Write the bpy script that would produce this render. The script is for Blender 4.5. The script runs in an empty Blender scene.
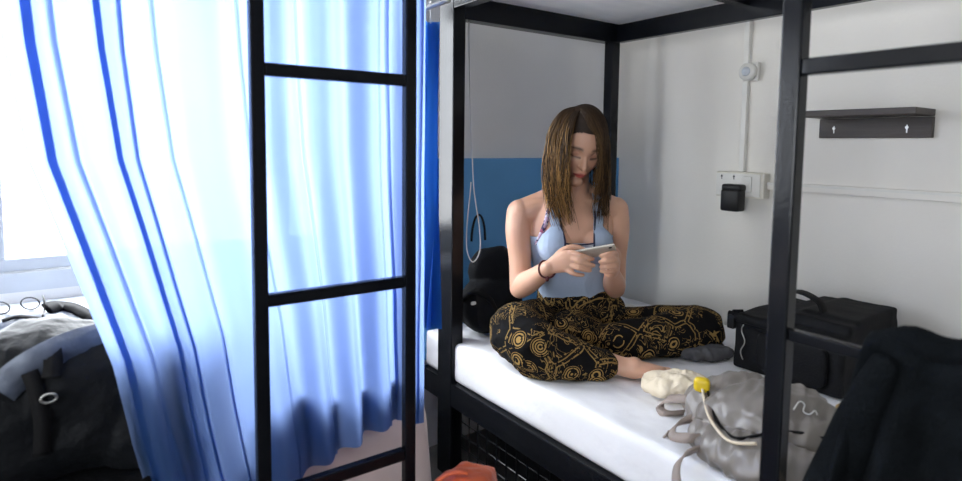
import bpy, bmesh, math, random
from mathutils import Vector, Matrix, noise
random.seed(7)
V = Vector
SC = bpy.context.scene
COL = SC.collection
PI = math.pi

# ------------------------------------------------------------------ camera
FPX, CY = 600.0, 193.0
YAW, PITCH, ROLL = math.radians(35.7), math.radians(4.55), 0.0114
EYE = V((0, 0, 1.15))
F0 = V((math.sin(YAW), math.cos(YAW), 0)); R0 = V((math.cos(YAW), -math.sin(YAW), 0)); Z = V((0, 0, 1))
FC = F0 * math.cos(PITCH) - Z * math.sin(PITCH)
U0 = F0 * math.sin(PITCH) + Z * math.cos(PITCH)
RC = R0 * math.cos(ROLL) + U0 * math.sin(ROLL)
UC = U0 * math.cos(ROLL) - R0 * math.sin(ROLL)
cam = bpy.data.cameras.new('camera'); camo = bpy.data.objects.new('camera', cam); COL.objects.link(camo)
m = Matrix((RC, UC, -FC)).transposed().to_4x4(); m.translation = EYE
camo.matrix_world = m
cam.sensor_width = 36; cam.lens = 36 * FPX / 962; cam.shift_y = -(240.5 - CY) / 962; cam.clip_start = 0.02
cam.dof.use_dof = True; cam.dof.focus_distance = 1.9; cam.dof.aperture_fstop = 2.6
SC.camera = camo

def ray(px, py): return FC + RC * ((px - 481) / FPX) + UC * ((CY - py) / FPX)
def at(px, py, d): return EYE + ray(px, py) * d            # point at optical depth d
def onX(px, py, x): r = ray(px, py); return EYE + r * (x / r.x)
def onY(px, py, y): r = ray(px, py); return EYE + r * (y / r.y)
def onZ(px, py, z): r = ray(px, py); return EYE + r * ((z - EYE.z) / r.z)
def ath(px, d, z): p = EYE + F0 * d + R0 * ((px - 481) / FPX * d); p.z = z; return p

# ------------------------------------------------------------------ object helpers
def tag(o, label=None, cat=None, group=None, kind=None):
    if label: o['label'] = label
    if cat: o['category'] = cat
    if group: o['group'] = group
    if kind: o['kind'] = kind
    return o
def thing(name, label, cat, loc=(0, 0, 0), group=None):
    o = bpy.data.objects.new(name, None); COL.objects.link(o); o.location = loc
    o.empty_display_size = 0.05
    return tag(o, label, cat, group)
def link(name, me, mats, parent=None, smooth=True, label=None):
    if not isinstance(mats, (list, tuple)): mats = [mats]
    me.name = name
    for mm in mats: me.materials.append(mm)
    if smooth:
        me.polygons.foreach_set('use_smooth', [True] * len(me.polygons))
    me.update()
    o = bpy.data.objects.new(name, me); COL.objects.link(o)
    if parent:
        o.parent = parent
        p, off = parent, V((0, 0, 0))
        while p: off += p.location; p = p.parent
        o.matrix_parent_inverse = Matrix.Translation(-off)
        if parent.type == 'MESH': o.matrix_parent_inverse = Matrix.Identity(4) if off.length == 0 else Matrix.Translation(-off)
    if label: o['label'] = label
    return o
def mesh(vf, name='m'):
    me = bpy.data.meshes.new(name); me.from_pydata([tuple(v) for v in vf[0]], [], vf[1]); me.validate(); me.update(); return me
def join(*vfs):
    vs, fs = [], []
    for v, f in vfs:
        n = len(vs); vs += list(v); fs += [tuple(i + n for i in q) for q in f]
    return vs, fs
def obj(name, vf, mats, parent=None, smooth=False, label=None, bevel=0, seg=2):
    me = mesh(vf, name)
    if bevel:
        bm = bmesh.new(); bm.from_mesh(me)
        bmesh.ops.recalc_face_normals(bm, faces=bm.faces)
        es = [e for e in bm.edges if len(e.link_faces) == 2 and e.calc_face_angle(0) > 0.5]
        bmesh.ops.bevel(bm, geom=es, offset=bevel, segments=seg, affect='EDGES', profile=0.5, clamp_overlap=True)
        bm.to_mesh(me); bm.free()
    return link(name, me, mats, parent, smooth, label)
def box(x0, x1, y0, y1, z0, z1):
    v = [V((x, y, z)) for z in (z0, z1) for y in (y0, y1) for x in (x0, x1)]
    return v, [(0, 2, 3, 1), (4, 5, 7, 6), (0, 1, 5, 4), (2, 6, 7, 3), (0, 4, 6, 2), (1, 3, 7, 5)]
def bar(a, b, w, h, up=Z):                                   # box beam from a to b
    a, b = V(a), V(b); d = (b - a).normalized(); s = d.cross(up).normalized(); u = s.cross(d)
    v = []
    for p in (a, b):
        for i, j in ((-1, -1), (1, -1), (1, 1), (-1, 1)): v.append(p + s * (i * w / 2) + u * (j * h / 2))
    return v, [(3, 2, 1, 0), (4, 5, 6, 7), (0, 1, 5, 4), (1, 2, 6, 5), (2, 3, 7, 6), (3, 0, 4, 7)]
def catmull(pts, n):
    out = []; P = [pts[0]] + list(pts) + [pts[-1]]
    for i in range(1, len(P) - 2):
        for k in range(n):
            t = k / n; p0, p1, p2, p3 = P[i - 1], P[i], P[i + 1], P[i + 2]
            out.append(0.5 * ((2 * p1) + (p2 - p0) * t + (2 * p0 - 5 * p1 + 4 * p2 - p3) * t * t + (3 * p1 - p0 - 3 * p2 + p3) * t ** 3))
    out.append(pts[-1]); return out
def frames(P, side=None):
    T = []
    for i in range(len(P)):
        a, b = P[max(i - 1, 0)], P[min(i + 1, len(P) - 1)]; t = (b - a)
        T.append(t.normalized() if t.length > 1e-9 else V((0, 0, 1)))
    fr = []; n = None
    for t in T:
        if side is not None: n = side - t * side.dot(t)
        elif n is None:
            r = V((0, 0, 1)) if abs(t.z) < 0.9 else V((1, 0, 0)); n = r - t * r.dot(t)
        else: n = n - t * n.dot(t)
        n = n.normalized(); fr.append((n, t.cross(n)))
    return T, fr
def tube(P, ra, rb=None, side=None, seg=10, cap=True, sm=0, round_=False):
    P = [V(p) for p in P]
    n0 = len(P)
    if not isinstance(ra, (list, tuple)): ra = [ra] * n0
    if rb is None: rb = ra
    if not isinstance(rb, (list, tuple)): rb = [rb] * n0
    if sm:
        P2 = catmull(P, sm); a2 = [x.x for x in catmull([V((a, b, 0)) for a, b in zip(ra, rb)], sm)]
        b2 = [x.y for x in catmull([V((a, b, 0)) for a, b in zip(ra, rb)], sm)]; P, ra, rb = P2, a2, b2
    if round_:                                              # hemispherical ends
        t0 = (P[0] - P[1]).normalized(); t1 = (P[-1] - P[-2]).normalized(); pre, post = [], []
        for k in (1, 2, 3, 4):
            a = k * PI / 9
            pre.insert(0, (P[0] + t0 * math.sin(a) * min(ra[0], rb[0]), math.cos(a))); post.append((P[-1] + t1 * math.sin(a) * min(ra[-1], rb[-1]), math.cos(a)))
        nra = [ra[0] * c for _, c in pre] + list(ra) + [ra[-1] * c for _, c in post]
        nrb = [rb[0] * c for _, c in pre] + list(rb) + [rb[-1] * c for _, c in post]
        P = [p for p, _ in pre] + P + [p for p, _ in post]; ra, rb = nra, nrb
    T, fr = frames(P, side); vs, fs = [], []
    for p, (n, b), a_, b_ in zip(P, fr, ra, rb):
        for k in range(seg):
            t = 2 * PI * k / seg; vs.append(p + n * (a_ * math.cos(t)) + b * (b_ * math.sin(t)))
    for i in range(len(P) - 1):
        for k in range(seg):
            k2 = (k + 1) % seg; fs.append((i * seg + k, i * seg + k2, (i + 1) * seg + k2, (i + 1) * seg + k))
    if cap:
        fs.append(tuple(range(seg - 1, -1, -1))); fs.append(tuple((len(P) - 1) * seg + k for k in range(seg)))
    return vs, fs
def ribbon(P, wv, w, t=0.002, sm=4):                        # webbing strap; wv = width directions
    P = [V(p) for p in P]
    if not isinstance(wv, (list, tuple)): wv = [wv] * len(P)
    W = [V(x) for x in wv]
    if sm: P, W = catmull(P, sm), catmull(W, sm)
    vs, fs = [], []
    for i, p in enumerate(P):
        tt = (P[min(i + 1, len(P) - 1)] - P[max(i - 1, 0)]).normalized()
        s = (W[i] - tt * W[i].dot(tt)).normalized(); n = tt.cross(s)
        for a, b in ((-1, -1), (1, -1), (1, 1), (-1, 1)): vs.append(p + s * (a * w / 2) + n * (b * t / 2))
    for i in range(len(P) - 1):
        for k in range(4):
            k2 = (k + 1) % 4; fs.append((i * 4 + k, i * 4 + k2, i * 4 + 4 + k2, i * 4 + 4 + k))
    e = (len(P) - 1) * 4; fs += [(3, 2, 1, 0), (e, e + 1, e + 2, e + 3)]
    return vs, fs
def ball(c, r, ax=None, seg=20, rings=12):                  # ellipsoid; r = 3 radii, ax = 3 axes
    c = V(c)
    if not isinstance(r, (list, tuple)): r = (r, r, r)
    ax = ax or (V((1, 0, 0)), V((0, 1, 0)), V((0, 0, 1)))
    vs = [c + ax[2] * r[2]]; fs = []
    for i in range(1, rings):
        a = PI * i / rings
        for k in range(seg):
            t = 2 * PI * k / seg
            vs.append(c + ax[0] * (r[0] * math.sin(a) * math.cos(t)) + ax[1] * (r[1] * math.sin(a) * math.sin(t)) + ax[2] * (r[2] * math.cos(a)))
    vs.append(c - ax[2] * r[2]); n = len(vs) - 1
    for k in range(seg): fs.append((0, 1 + k, 1 + (k + 1) % seg))
    for i in range(rings - 2):
        for k in range(seg):
            a, b = 1 + i * seg + k, 1 + i * seg + (k + 1) % seg; fs.append((a, a + seg, b + seg, b))
    for k in range(seg): fs.append((n, n - seg + (k + 1) % seg, n - seg + k))
    return vs, fs
def disc(c, axis, r, h, seg=24):
    c, axis = V(c), V(axis).normalized(); return tube([c, c + axis * h], [r, r], seg=seg)
def remesh(vfs, voxel, smooth=3, fac=0.5):                  # union of overlapping solids -> one continuous surface
    me = mesh(join(*vfs)); bm = bmesh.new(); bm.from_mesh(me); bmesh.ops.recalc_face_normals(bm, faces=bm.faces); bm.to_mesh(me); bm.free()
    o = bpy.data.objects.new('tmp', me); COL.objects.link(o)
    r = o.modifiers.new('r', 'REMESH'); r.mode = 'VOXEL'; r.voxel_size = voxel; r.adaptivity = 0
    if smooth:
        s = o.modifiers.new('s', 'SMOOTH'); s.iterations = smooth; s.factor = fac
    dg = bpy.context.evaluated_depsgraph_get(); dg.update()
    out = bpy.data.meshes.new_from_object(o.evaluated_get(dg)); bpy.data.objects.remove(o); bpy.data.meshes.remove(me)
    out.materials.clear()
    return out
def displace(me, fn):                                       # move each vertex along its normal by fn(co, n)
    nr = [v.normal.copy() for v in me.vertices]; cs = [v.co.copy() for v in me.vertices]; out = []
    for c, n in zip(cs, nr): out.extend(c + n * fn(c, n))
    me.vertices.foreach_set('co', out)
    me.update()
def ridged(p, s, seed=0.0, st=(1, 1, 1)):
    q = V((p.x * st[0], p.y * st[1], p.z * st[2])) * s + V((seed, seed * .7, seed * 1.3))
    return 1 - 2 * abs(noise.noise(q))
def filt(me, keep, thick=0.0):                              # keep the faces whose centre passes, give the sheet thickness
    bm = bmesh.new(); bm.from_mesh(me)
    bmesh.ops.delete(bm, geom=[f for f in bm.faces if not keep(f.calc_center_median(), f.normal)], context='FACES')
    for _ in range(3):                                      # relax the cut edge
        bv = [v for v in bm.verts if v.is_boundary]; new = {}
        for v in bv:
            nb = [e.other_vert(v).co for e in v.link_edges if e.is_boundary]
            if len(nb) == 2: new[v] = v.co * .4 + (nb[0] + nb[1]) * .3
        for v, c in new.items(): v.co = c
    if thick:
        bmesh.ops.solidify(bm, geom=list(bm.faces), thickness=thick)
    bm.to_mesh(me); bm.free(); return me

# ------------------------------------------------------------------ materials
def nodes(name):
    m = bpy.data.materials.new(name); m.use_nodes = True; nt = m.node_tree
    return m, nt, nt.nodes['Principled BSDF']
def N(nt, t, **kw):
    n = nt.nodes.new(t)
    for k, v in kw.items():
        if k in n.inputs.keys() if isinstance(k, str) else False: n.inputs[k].default_value = v
        else: setattr(n, k, v)
    return n
def c4(c): return (c[0], c[1], c[2], 1)
def mat(name, col, rough=0.6, metal=0.0, col2=None, scale=8.0, bump=0.0, bscale=60.0, sheen=0.0, spec=0.5, coat=0.0, detail=4.0, stretch=None):
    m, nt, b = nodes(name)
    b.inputs['Base Color'].default_value = c4(col); b.inputs['Roughness'].default_value = rough; b.inputs['Metallic'].default_value = metal
    b.inputs['Sheen Weight'].default_value = sheen; b.inputs['Specular IOR Level'].default_value = spec; b.inputs['Coat Weight'].default_value = coat
    tc = N(nt, 'ShaderNodeTexCoord'); src = tc.outputs['Object']
    if stretch:
        mp = N(nt, 'ShaderNodeMapping'); mp.inputs['Scale'].default_value = stretch; nt.links.new(src, mp.inputs[0]); src = mp.outputs[0]
    if col2 is None: col2 = tuple(c * .88 for c in col)
    nz = N(nt, 'ShaderNodeTexNoise'); nz.inputs['Scale'].default_value = scale; nz.inputs['Detail'].default_value = detail
    nt.links.new(src, nz.inputs['Vector'])
    rp = N(nt, 'ShaderNodeValToRGB'); rp.color_ramp.elements[0].position = .35; rp.color_ramp.elements[1].position = .65
    rp.color_ramp.elements[0].color = c4(col2); rp.color_ramp.elements[1].color = c4(col)
    nt.links.new(nz.outputs['Fac'], rp.inputs[0]); nt.links.new(rp.outputs[0], b.inputs['Base Color'])
    if bump:
        n2 = N(nt, 'ShaderNodeTexNoise'); n2.inputs['Scale'].default_value = bscale; n2.inputs['Detail'].default_value = 3
        nt.links.new(src, n2.inputs['Vector'])
        bp = N(nt, 'ShaderNodeBump'); bp.inputs['Strength'].default_value = bump; bp.inputs['Distance'].default_value = 0.01
        nt.links.new(n2.outputs['Fac'], bp.inputs['Height']); nt.links.new(bp.outputs[0], b.inputs['Normal'])
    return m
M = {}
M['wall'] = mat('wall_paint', (.77, .745, .695), .75, col2=(.735, .71, .66), scale=2.5, bump=.08, bscale=120)
M['wallb'] = mat('back_wall_paint', (.72, .72, .73), .75, col2=(.68, .68, .69), scale=2.5, bump=.06, bscale=120)
M['wallf'] = mat('grey_wall_paint', (.30, .30, .31), .8)
M['ceil'] = mat('ceiling_paint', (.55, .55, .55), .8)
M['floor'] = mat('floor_tile', (.07, .068, .066), .45, col2=(.05, .048, .046), scale=5)
M['black'] = mat('black_painted_steel', (.006, .007, .010), .2, spec=.18, col2=(.009, .010, .012), bump=.03, bscale=90)
M['board'] = mat('pale_plywood', (.86, .86, .86), .5, col2=(.80, .80, .81), scale=3, stretch=(1, 8, 1))
M['blue_panel'] = mat('blue_laminate', (.10, .33, .64), .5, col2=(.09, .31, .61), scale=6)
M['white_plastic'] = mat('white_plastic', (.74, .73, .69), .4)
M['cream_plastic'] = mat('cream_plastic', (.70, .67, .58), .4)
M['black_plastic'] = mat('black_plastic', (.008, .008, .009), .4, spec=.3)
M['wood'] = mat('dark_wood', (.055, .042, .036), .5, col2=(.035, .027, .023), scale=12, stretch=(1, .2, 4), bump=.15, bscale=30)
M['metal'] = mat('zinc_metal', (.6, .6, .58), .35, metal=1.0)
M['frame'] = mat('white_window_frame', (.52, .56, .62), .45)
M['sheet'] = mat('white_sheet', (.86, .86, .88), .85, col2=(.83, .83, .86), scale=6, bump=.35, bscale=14)
M['pinksheet'] = mat('pinkish_sheet', (.78, .66, .64), .85, scale=6, bump=.2, bscale=20)
M['darkbag'] = mat('black_bag_fabric', (.010, .0105, .012), .66, col2=(.007, .0075, .009), scale=14, bump=.25, bscale=180, spec=.12)
M['nylon'] = mat('charcoal_nylon', (.007, .008, .010), .5, spec=.12, col2=(.010, .011, .013), scale=9, bump=.5, bscale=34)
M['greynylon'] = mat('blue_grey_nylon', (.15, .18, .24), .38, col2=(.07, .085, .12), scale=10, bump=.6, bscale=30)
M['strap'] = mat('taupe_webbing', (.33, .27, .235), .6, col2=(.26, .21, .18), bump=.3, bscale=300)
M['blackstrap'] = mat('black_webbing', (.009, .009, .010), .7, spec=.15, bump=.1, bscale=300)
M['yellow'] = mat('yellow_plastic', (.85, .60, .02), .4)
M['jacket'] = mat('black_knit', (.005, .0065, .008), .95, col2=(.003, .004, .005), scale=20, bump=.4, bscale=150, spec=.1)
M['orange'] = mat('orange_ripstop', (.72, .13, .035), .5, col2=(.55, .09, .025), scale=10, bump=.5, bscale=30)
M['tan'] = mat('tan_canvas', (.55, .38, .18), .75, col2=(.45, .30, .14), bump=.4, bscale=60)
M['cream'] = mat('cream_canvas', (.72, .63, .48), .7, col2=(.66, .56, .42), bump=.4, bscale=50)
M['lav'] = mat('lavender_lining', (.34, .24, .30), .6)
M['duvet'] = mat('blue_bedding', (.05, .10, .22), .9, bump=.3, bscale=20)
M['greycloth'] = mat('grey_cloth', (.10, .10, .11), .85, bump=.4, bscale=60)
M['cable'] = mat('white_cable', (.75, .75, .75), .5)
M['phone'] = mat('phone_case', (.62, .58, .52), .3)
M['phonedark'] = mat('phone_rim', (.03, .03, .035), .25)
M['tape'] = mat('grey_print', (.25, .25, .25), .6)

def glass_mat():
    m = bpy.data.materials.new('window_glass'); m.use_nodes = True; nt = m.node_tree; nt.nodes.clear()
    o = N(nt, 'ShaderNodeOutputMaterial'); t = N(nt, 'ShaderNodeBsdfTransparent'); g = N(nt, 'ShaderNodeBsdfGlossy'); g.inputs['Roughness'].default_value = .02
    mx = N(nt, 'ShaderNodeMixShader'); mx.inputs[0].default_value = .06
    nt.links.new(t.outputs[0], mx.inputs[1]); nt.links.new(g.outputs[0], mx.inputs[2]); nt.links.new(mx.outputs[0], o.inputs[0]); return m
M['glass'] = glass_mat()
def curtain_mat(name, tcol, dcol, sheer):
    m = bpy.data.materials.new(name); m.use_nodes = True; nt = m.node_tree; nt.nodes.clear()
    o = N(nt, 'ShaderNodeOutputMaterial'); tr = N(nt, 'ShaderNodeBsdfTranslucent'); df = N(nt, 'ShaderNodeBsdfDiffuse'); tp = N(nt, 'ShaderNodeBsdfTransparent')
    tr.inputs[0].default_value = c4(tcol); df.inputs[0].default_value = c4(dcol); tp.inputs[0].default_value = c4(tcol)
    a = N(nt, 'ShaderNodeMixShader'); a.inputs[0].default_value = .16; b = N(nt, 'ShaderNodeMixShader')
    nt.links.new(tr.outputs[0], a.inputs[1]); nt.links.new(df.outputs[0], a.inputs[2])
    tc = N(nt, 'ShaderNodeTexCoord'); nz = N(nt, 'ShaderNodeTexNoise'); nz.inputs['Scale'].default_value = 140
    nt.links.new(tc.outputs['Object'], nz.inputs['Vector']); mr = N(nt, 'ShaderNodeMapRange'); mr.inputs['To Min'].default_value = sheer * .8; mr.inputs['To Max'].default_value = sheer * 1.2
    nt.links.new(nz.outputs['Fac'], mr.inputs['Value']); nt.links.new(mr.outputs[0], b.inputs[0])
    nt.links.new(a.outputs[0], b.inputs[1]); nt.links.new(tp.outputs[0], b.inputs[2]); nt.links.new(b.outputs[0], o.inputs[0]); return m
M['curtain'] = curtain_mat('sheer_blue_curtain', (.225, .325, .61), (.10, .24, .58), .035)
M['curtain2'] = curtain_mat('blue_curtain', (.11, .34, .72), (.09, .30, .66), .03)
def skin_mat():
    m, nt, b = nodes('skin'); at_ = N(nt, 'ShaderNodeAttribute', attribute_name='Col')
    nt.links.new(at_.outputs['Color'], b.inputs['Base Color']); b.inputs['Roughness'].default_value = .48
    b.inputs['Subsurface Weight'].default_value = .12; b.inputs['Subsurface Radius'].default_value = (1, .4, .2); b.inputs['Subsurface Scale'].default_value = .006
    tc = N(nt, 'ShaderNodeTexCoord'); n2 = N(nt, 'ShaderNodeTexNoise'); n2.inputs['Scale'].default_value = 400
    nt.links.new(tc.outputs['Object'], n2.inputs['Vector']); bp = N(nt, 'ShaderNodeBump'); bp.inputs['Strength'].default_value = .06; bp.inputs['Distance'].default_value = .003
    nt.links.new(n2.outputs['Fac'], bp.inputs['Height']); nt.links.new(bp.outputs[0], b.inputs['Normal']); return m
M['skin'] = skin_mat()
def hair_mat():
    m, nt, b = nodes('hair'); at_ = N(nt, 'ShaderNodeAttribute', attribute_name='Col')
    nt.links.new(at_.outputs['Color'], b.inputs['Base Color']); b.inputs['Roughness'].default_value = .45; b.inputs['Specular IOR Level'].default_value = .15; return m
M['hair'] = hair_mat()
def pants_mat():
    m, nt, b = nodes('black_gold_print'); L = nt.links.new; b.inputs['Roughness'].default_value = .9; b.inputs['Specular IOR Level'].default_value = .12
    tc = N(nt, 'ShaderNodeTexCoord'); v1 = N(nt, 'ShaderNodeTexVoronoi'); v1.inputs['Scale'].default_value = 12.5; v1.inputs['Randomness'].default_value = .9
    L(tc.outputs['Object'], v1.inputs['Vector'])
    def math_(op, a, bb=None, c=None):
        n = N(nt, 'ShaderNodeMath', operation=op)
        for i, x in enumerate((a, bb, c)):
            if x is None: continue
            if isinstance(x, (int, float)): n.inputs[i].default_value = x
            else: L(x, n.inputs[i])
        return n.outputs[0]
    ring = math_('GREATER_THAN', math_('SINE', math_('MULTIPLY', v1.outputs['Distance'], 74.0)), .05)
    inr = math_('LESS_THAN', v1.outputs['Distance'], .36)
    sep = N(nt, 'ShaderNodeSeparateColor'); L(v1.outputs['Color'], sep.inputs[0])
    pick = math_('GREATER_THAN', sep.outputs[0], .50)
    rings = math_('MULTIPLY', math_('MULTIPLY', ring, inr), pick)
    out = math_('SUBTRACT', 1.0, math_('MULTIPLY', math_('LESS_THAN', v1.outputs['Distance'], .42), pick))
    # scrolls: thin contour lines of noise
    n1 = N(nt, 'ShaderNodeTexNoise'); n1.inputs['Scale'].default_value = 17; n1.inputs['Detail'].default_value = 1.2; n1.inputs['Distortion'].default_value = 1.6; L(tc.outputs['Object'], n1.inputs['Vector'])
    l1 = math_('LESS_THAN', math_('ABSOLUTE', math_('SUBTRACT', math_('FRACT', math_('MULTIPLY', n1.outputs['Fac'], 8.0)), .5)), .085)
    # beaded bands
    v2 = N(nt, 'ShaderNodeTexVoronoi', feature='DISTANCE_TO_EDGE'); v2.inputs['Scale'].default_value = 9.0; L(tc.outputs['Object'], v2.inputs['Vector'])
    e1 = math_('LESS_THAN', math_('ABSOLUTE', math_('SUBTRACT', v2.outputs['Distance'], .05)), .014)
    v3 = N(nt, 'ShaderNodeTexVoronoi'); v3.inputs['Scale'].default_value = 75; L(tc.outputs['Object'], v3.inputs['Vector'])
    dots = math_('MULTIPLY', math_('LESS_THAN', v3.outputs['Distance'], .30), math_('LESS_THAN', v2.outputs['Distance'], .03))
    n4 = N(nt, 'ShaderNodeTexNoise'); n4.inputs['Scale'].default_value = 7; L(tc.outputs['Object'], n4.inputs['Vector'])
    msk = math_('GREATER_THAN', n4.outputs['Fac'], .44)
    lines = math_('MULTIPLY', math_('MAXIMUM', math_('MULTIPLY', l1, msk), math_('MAXIMUM', e1, dots)), out)
    fac = math_('MAXIMUM', rings, math_('MULTIPLY', lines, .75))
    nf = N(nt, 'ShaderNodeTexNoise'); nf.inputs['Scale'].default_value = 55; L(tc.outputs['Object'], nf.inputs['Vector'])
    fac = math_('MULTIPLY', fac, math_('GREATER_THAN', nf.outputs['Fac'], .40))
    mx = N(nt, 'ShaderNodeMix', data_type='RGBA'); mx.inputs[6].default_value = (.006, .0055, .006, 1); mx.inputs[7].default_value = (.34, .215, .07, 1)
    L(fac, mx.inputs[0]); L(mx.outputs[2], b.inputs['Base Color']); return m
M['pants'] = pants_mat()
M['top'] = mat('light_blue_jersey', (.37, .45, .58), .85, col2=(.34, .42, .55), scale=10, bump=.12, bscale=90)
M['top2'] = mat('pale_camisole', (.60, .64, .70), .85)
M['navy'] = mat('navy_trim', (.02, .025, .06), .8)
def strap_print():
    m, nt, b = nodes('patterned_strap'); tc = N(nt, 'ShaderNodeTexCoord'); v = N(nt, 'ShaderNodeTexVoronoi'); v.inputs['Scale'].default_value = 110
    nt.links.new(tc.outputs['Object'], v.inputs['Vector']); s = N(nt, 'ShaderNodeSeparateColor'); nt.links.new(v.outputs['Color'], s.inputs[0])
    r = N(nt, 'ShaderNodeValToRGB'); r.color_ramp.interpolation = 'CONSTANT'; e = r.color_ramp.elements; e[0].color = (.05, .04, .12, 1); e[1].position = .35; e[1].color = (.55, .40, .55, 1)
    x = e.new(.7); x.color = (.7, .68, .75, 1); x = e.new(.88); x.color = (.35, .08, .15, 1)
    nt.links.new(s.outputs[0], r.inputs[0]); nt.links.new(r.outputs[0], b.inputs['Base Color']); return m
M['strapprint'] = strap_print()
# ------------------------------------------------------------------ the room
WX, WB, WW, JX = 2.13, 1.90, 2.17, 1.06       # right wall, wall behind bed, window wall, x of the jog between them
LX, FY, CZ = -2.7, -2.1, 2.75
def struct(name, vf, m): return tag(obj(name, vf, m), kind='structure')
def wall_with_hole(x0, x1, z0, z1, hx0, hx1, hz0, hz1, mk):
    return join(mk(x0, hx0, z0, z1), mk(hx1, x1, z0, z1), mk(hx0, hx1, z0, hz0), mk(hx0, hx1, hz1, z1))
W1 = (-2.30, 0.94, 0.71, 2.35)
struct('wall_window', wall_with_hole(LX - .15, JX, 0, CZ, *W1, lambda a, b, c, d: box(a, b, WW, WW + .15, c, d)), M['wallb'])
W2 = (-1.9, -0.2, 0.60, 1.72)  # unseen window, added and sized for its light on the right wall
struct('wall_left', wall_with_hole(FY, WW, 0, CZ, *W2, lambda a, b, c, d: box(LX - .15, LX, a, b, c, d)), M['wall'])
struct('wall_back', box(JX, WX + .15, WB, WW + .15, 0, CZ), M['wallb'])
struct('wall_right', box(WX, WX + .15, FY, WB, 0, CZ), M['wall'])
struct('wall_front', box(LX - .15, WX + .15, FY - .15, FY, 0, CZ), M['wallf'])
struct('floor', box(LX - .15, WX + .15, FY - .15, WW + .15, -.1, 0), M['floor'])
struct('ceiling', box(LX - .15, WX + .15, FY - .15, WW + .15, CZ, CZ + .1), M['ceil'])
def window(name, hx0, hx1, hz0, hz1, n, mk, mkg, sill):
    w = bpy.data.objects.new(name, None); COL.objects.link(w); w['kind'] = 'structure'
    f = .055
    obj('window_frame', join(mk(hx0, hx1, hz0, hz0 + f, 0, .08), mk(hx0, hx1, hz1 - f, hz1, 0, .08), mk(hx0, hx0 + f, hz0 + f, hz1 - f, 0, .08), mk(hx1 - f, hx1, hz0 + f, hz1 - f, 0, .08)), M['frame'], w)
    step = (hx1 - hx0 - 2 * f) / n
    for i in range(n):
        a = hx0 + f + i * step; b = a + step; s = .038; z0, z1 = hz0 + f, hz1 - f
        a += .006; b -= .006; z0 += .004; z1 -= .004
        sash = obj('sash', join(mk(a, b, z0, z0 + s, .012, .06), mk(a, b, z1 - s, z1, .012, .06), mk(a, a + s, z0 + s, z1 - s, .012, .06), mk(b - s, b, z0 + s, z1 - s, .012, .06)), M['frame'], w, bevel=.004)
        obj('pane', mkg(a + s, b - s, z0 + s, z1 - s, .035), M['glass'], sash)
        obj('hinge', join(mk(b - .016, b + .012, z0 + .03, z0 + .10, -.004, .012), mk(b - .016, b + .012, z1 - .10, z1 - .03, -.004, .012)), M['white_plastic'], sash)
    if sill: obj('window_sill', sill, M['frame'], w, bevel=.006)
    return w
mkY = lambda a, b, c, d, o0, o1: box(a, b, WW + o0, WW + o1, c, d)
window('window_1', *W1, 3, mkY, lambda a, b, c, d, o: box(a, b, WW + o, WW + o + .004, c, d), box(W1[0] - .04, W1[1] + .04, WW - .20, WW + .0, W1[2] - .09, W1[2] - .03))
mkX = lambda a, b, c, d, o0, o1: box(LX - o1, LX - o0, a, b, c, d)
window('added_window', *W2, 3, mkX, lambda a, b, c, d, o: box(LX - o - .004, LX - o, a, b, c, d), box(LX, LX + .07, W2[0] - .04, W2[1] + .04, W2[2] - .045, W2[2] - .005))
tag(obj('trim_1', join(box(LX, JX, WW - .02, WW, .0, .09)), M['frame']), kind='structure')

# ------------------------------------------------------------------ bunk bed with the woman on it
BX = 1.075                                     # plane of the long open side
PY = 1.69; ZL, ZU = .34, 1.60                  # lower frame top, upper frame bottom
bed = thing('bunk_bed', 'black steel bunk bed by the white wall, woman sitting on its lower bunk', 'bunk bed', (1.5, .7, 0))
P = .052; NY = -.32
for (x, y, w) in ((1.880, PY + .02, .045), (BX + P / 2, NY, P), (1.885, NY, .045)):
    obj('post', box(x - w / 2, x + w / 2, y - w / 2, y + w / 2, 0, 1.88), M['black'], bed, bevel=.004)
obj('post', box(BX + .004, BX + .052, PY - .026, PY + .062, 0, 1.88), M['black'], bed, bevel=.004)
def rail(name, a, b, w, h): return obj(name, bar(a, b, w, h), M['black'], bed, bevel=.003)
x0, x1 = BX + .02, 1.885
rail('lower_side_rail', (x0, NY + .03, ZL - .04), (x0, WB - .03, ZL - .04), .03, .08)
rail('lower_side_rail', (x1, NY + .03, ZL - .04), (x1, PY - .01, ZL - .04), .03, .08)
rail('lower_end_rail', (x0 + .03, PY, ZL - .04), (x1 - .03, PY, ZL - .04), .03, .08)
rail('lower_end_rail', (x0 + .03, NY, ZL - .04), (x1 - .03, NY, ZL - .04), .03, .08)
rail('upper_side_rail', (x0, NY + .03, ZU + .035), (x0, PY - .03, ZU + .035), .04, .09)
rail('upper_side_rail', (x1, NY + .03, ZU + .003), (x1, PY - .01, ZU + .003), .03, .07)
rail('upper_end_rail', (x0 + .03, PY + .01, ZU + .003), (x1 - .015, PY + .01, ZU + .003), .05, .075)
rail('upper_end_rail', (x0 + .03, NY, ZU + .04), (x1 - .03, NY, ZU + .04), .05, .08)
for y in (1.13, .55, .0): rail('cross_slat', (x0 + .02, y, ZU + .025), (x1 - .015, y, ZU + .025), .035, .025)
obj('upper_board', box(x0 + .02, x1 - .015, NY + .03, PY - .02, ZU + .038, ZU + .053), M['board'], bed, label='pale underside board of the upper bunk')
obj('lower_board', box(x0 + .02, x1 - .015, NY + .03, WB - .03, ZL - .02, ZL), M['board'], bed)
rail('guard_rail', (x0, NY + .03, 1.84), (x0, PY - .03, 1.84), .03, .03)
SY = onX(785.5, 240, BX - .012).y
for y in (SY, SY - .42): obj('ladder_stile', box(BX - .03, BX + .004, y - .018, y + .018, 0, 1.95), M['black'], bed, bevel=.004)
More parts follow.
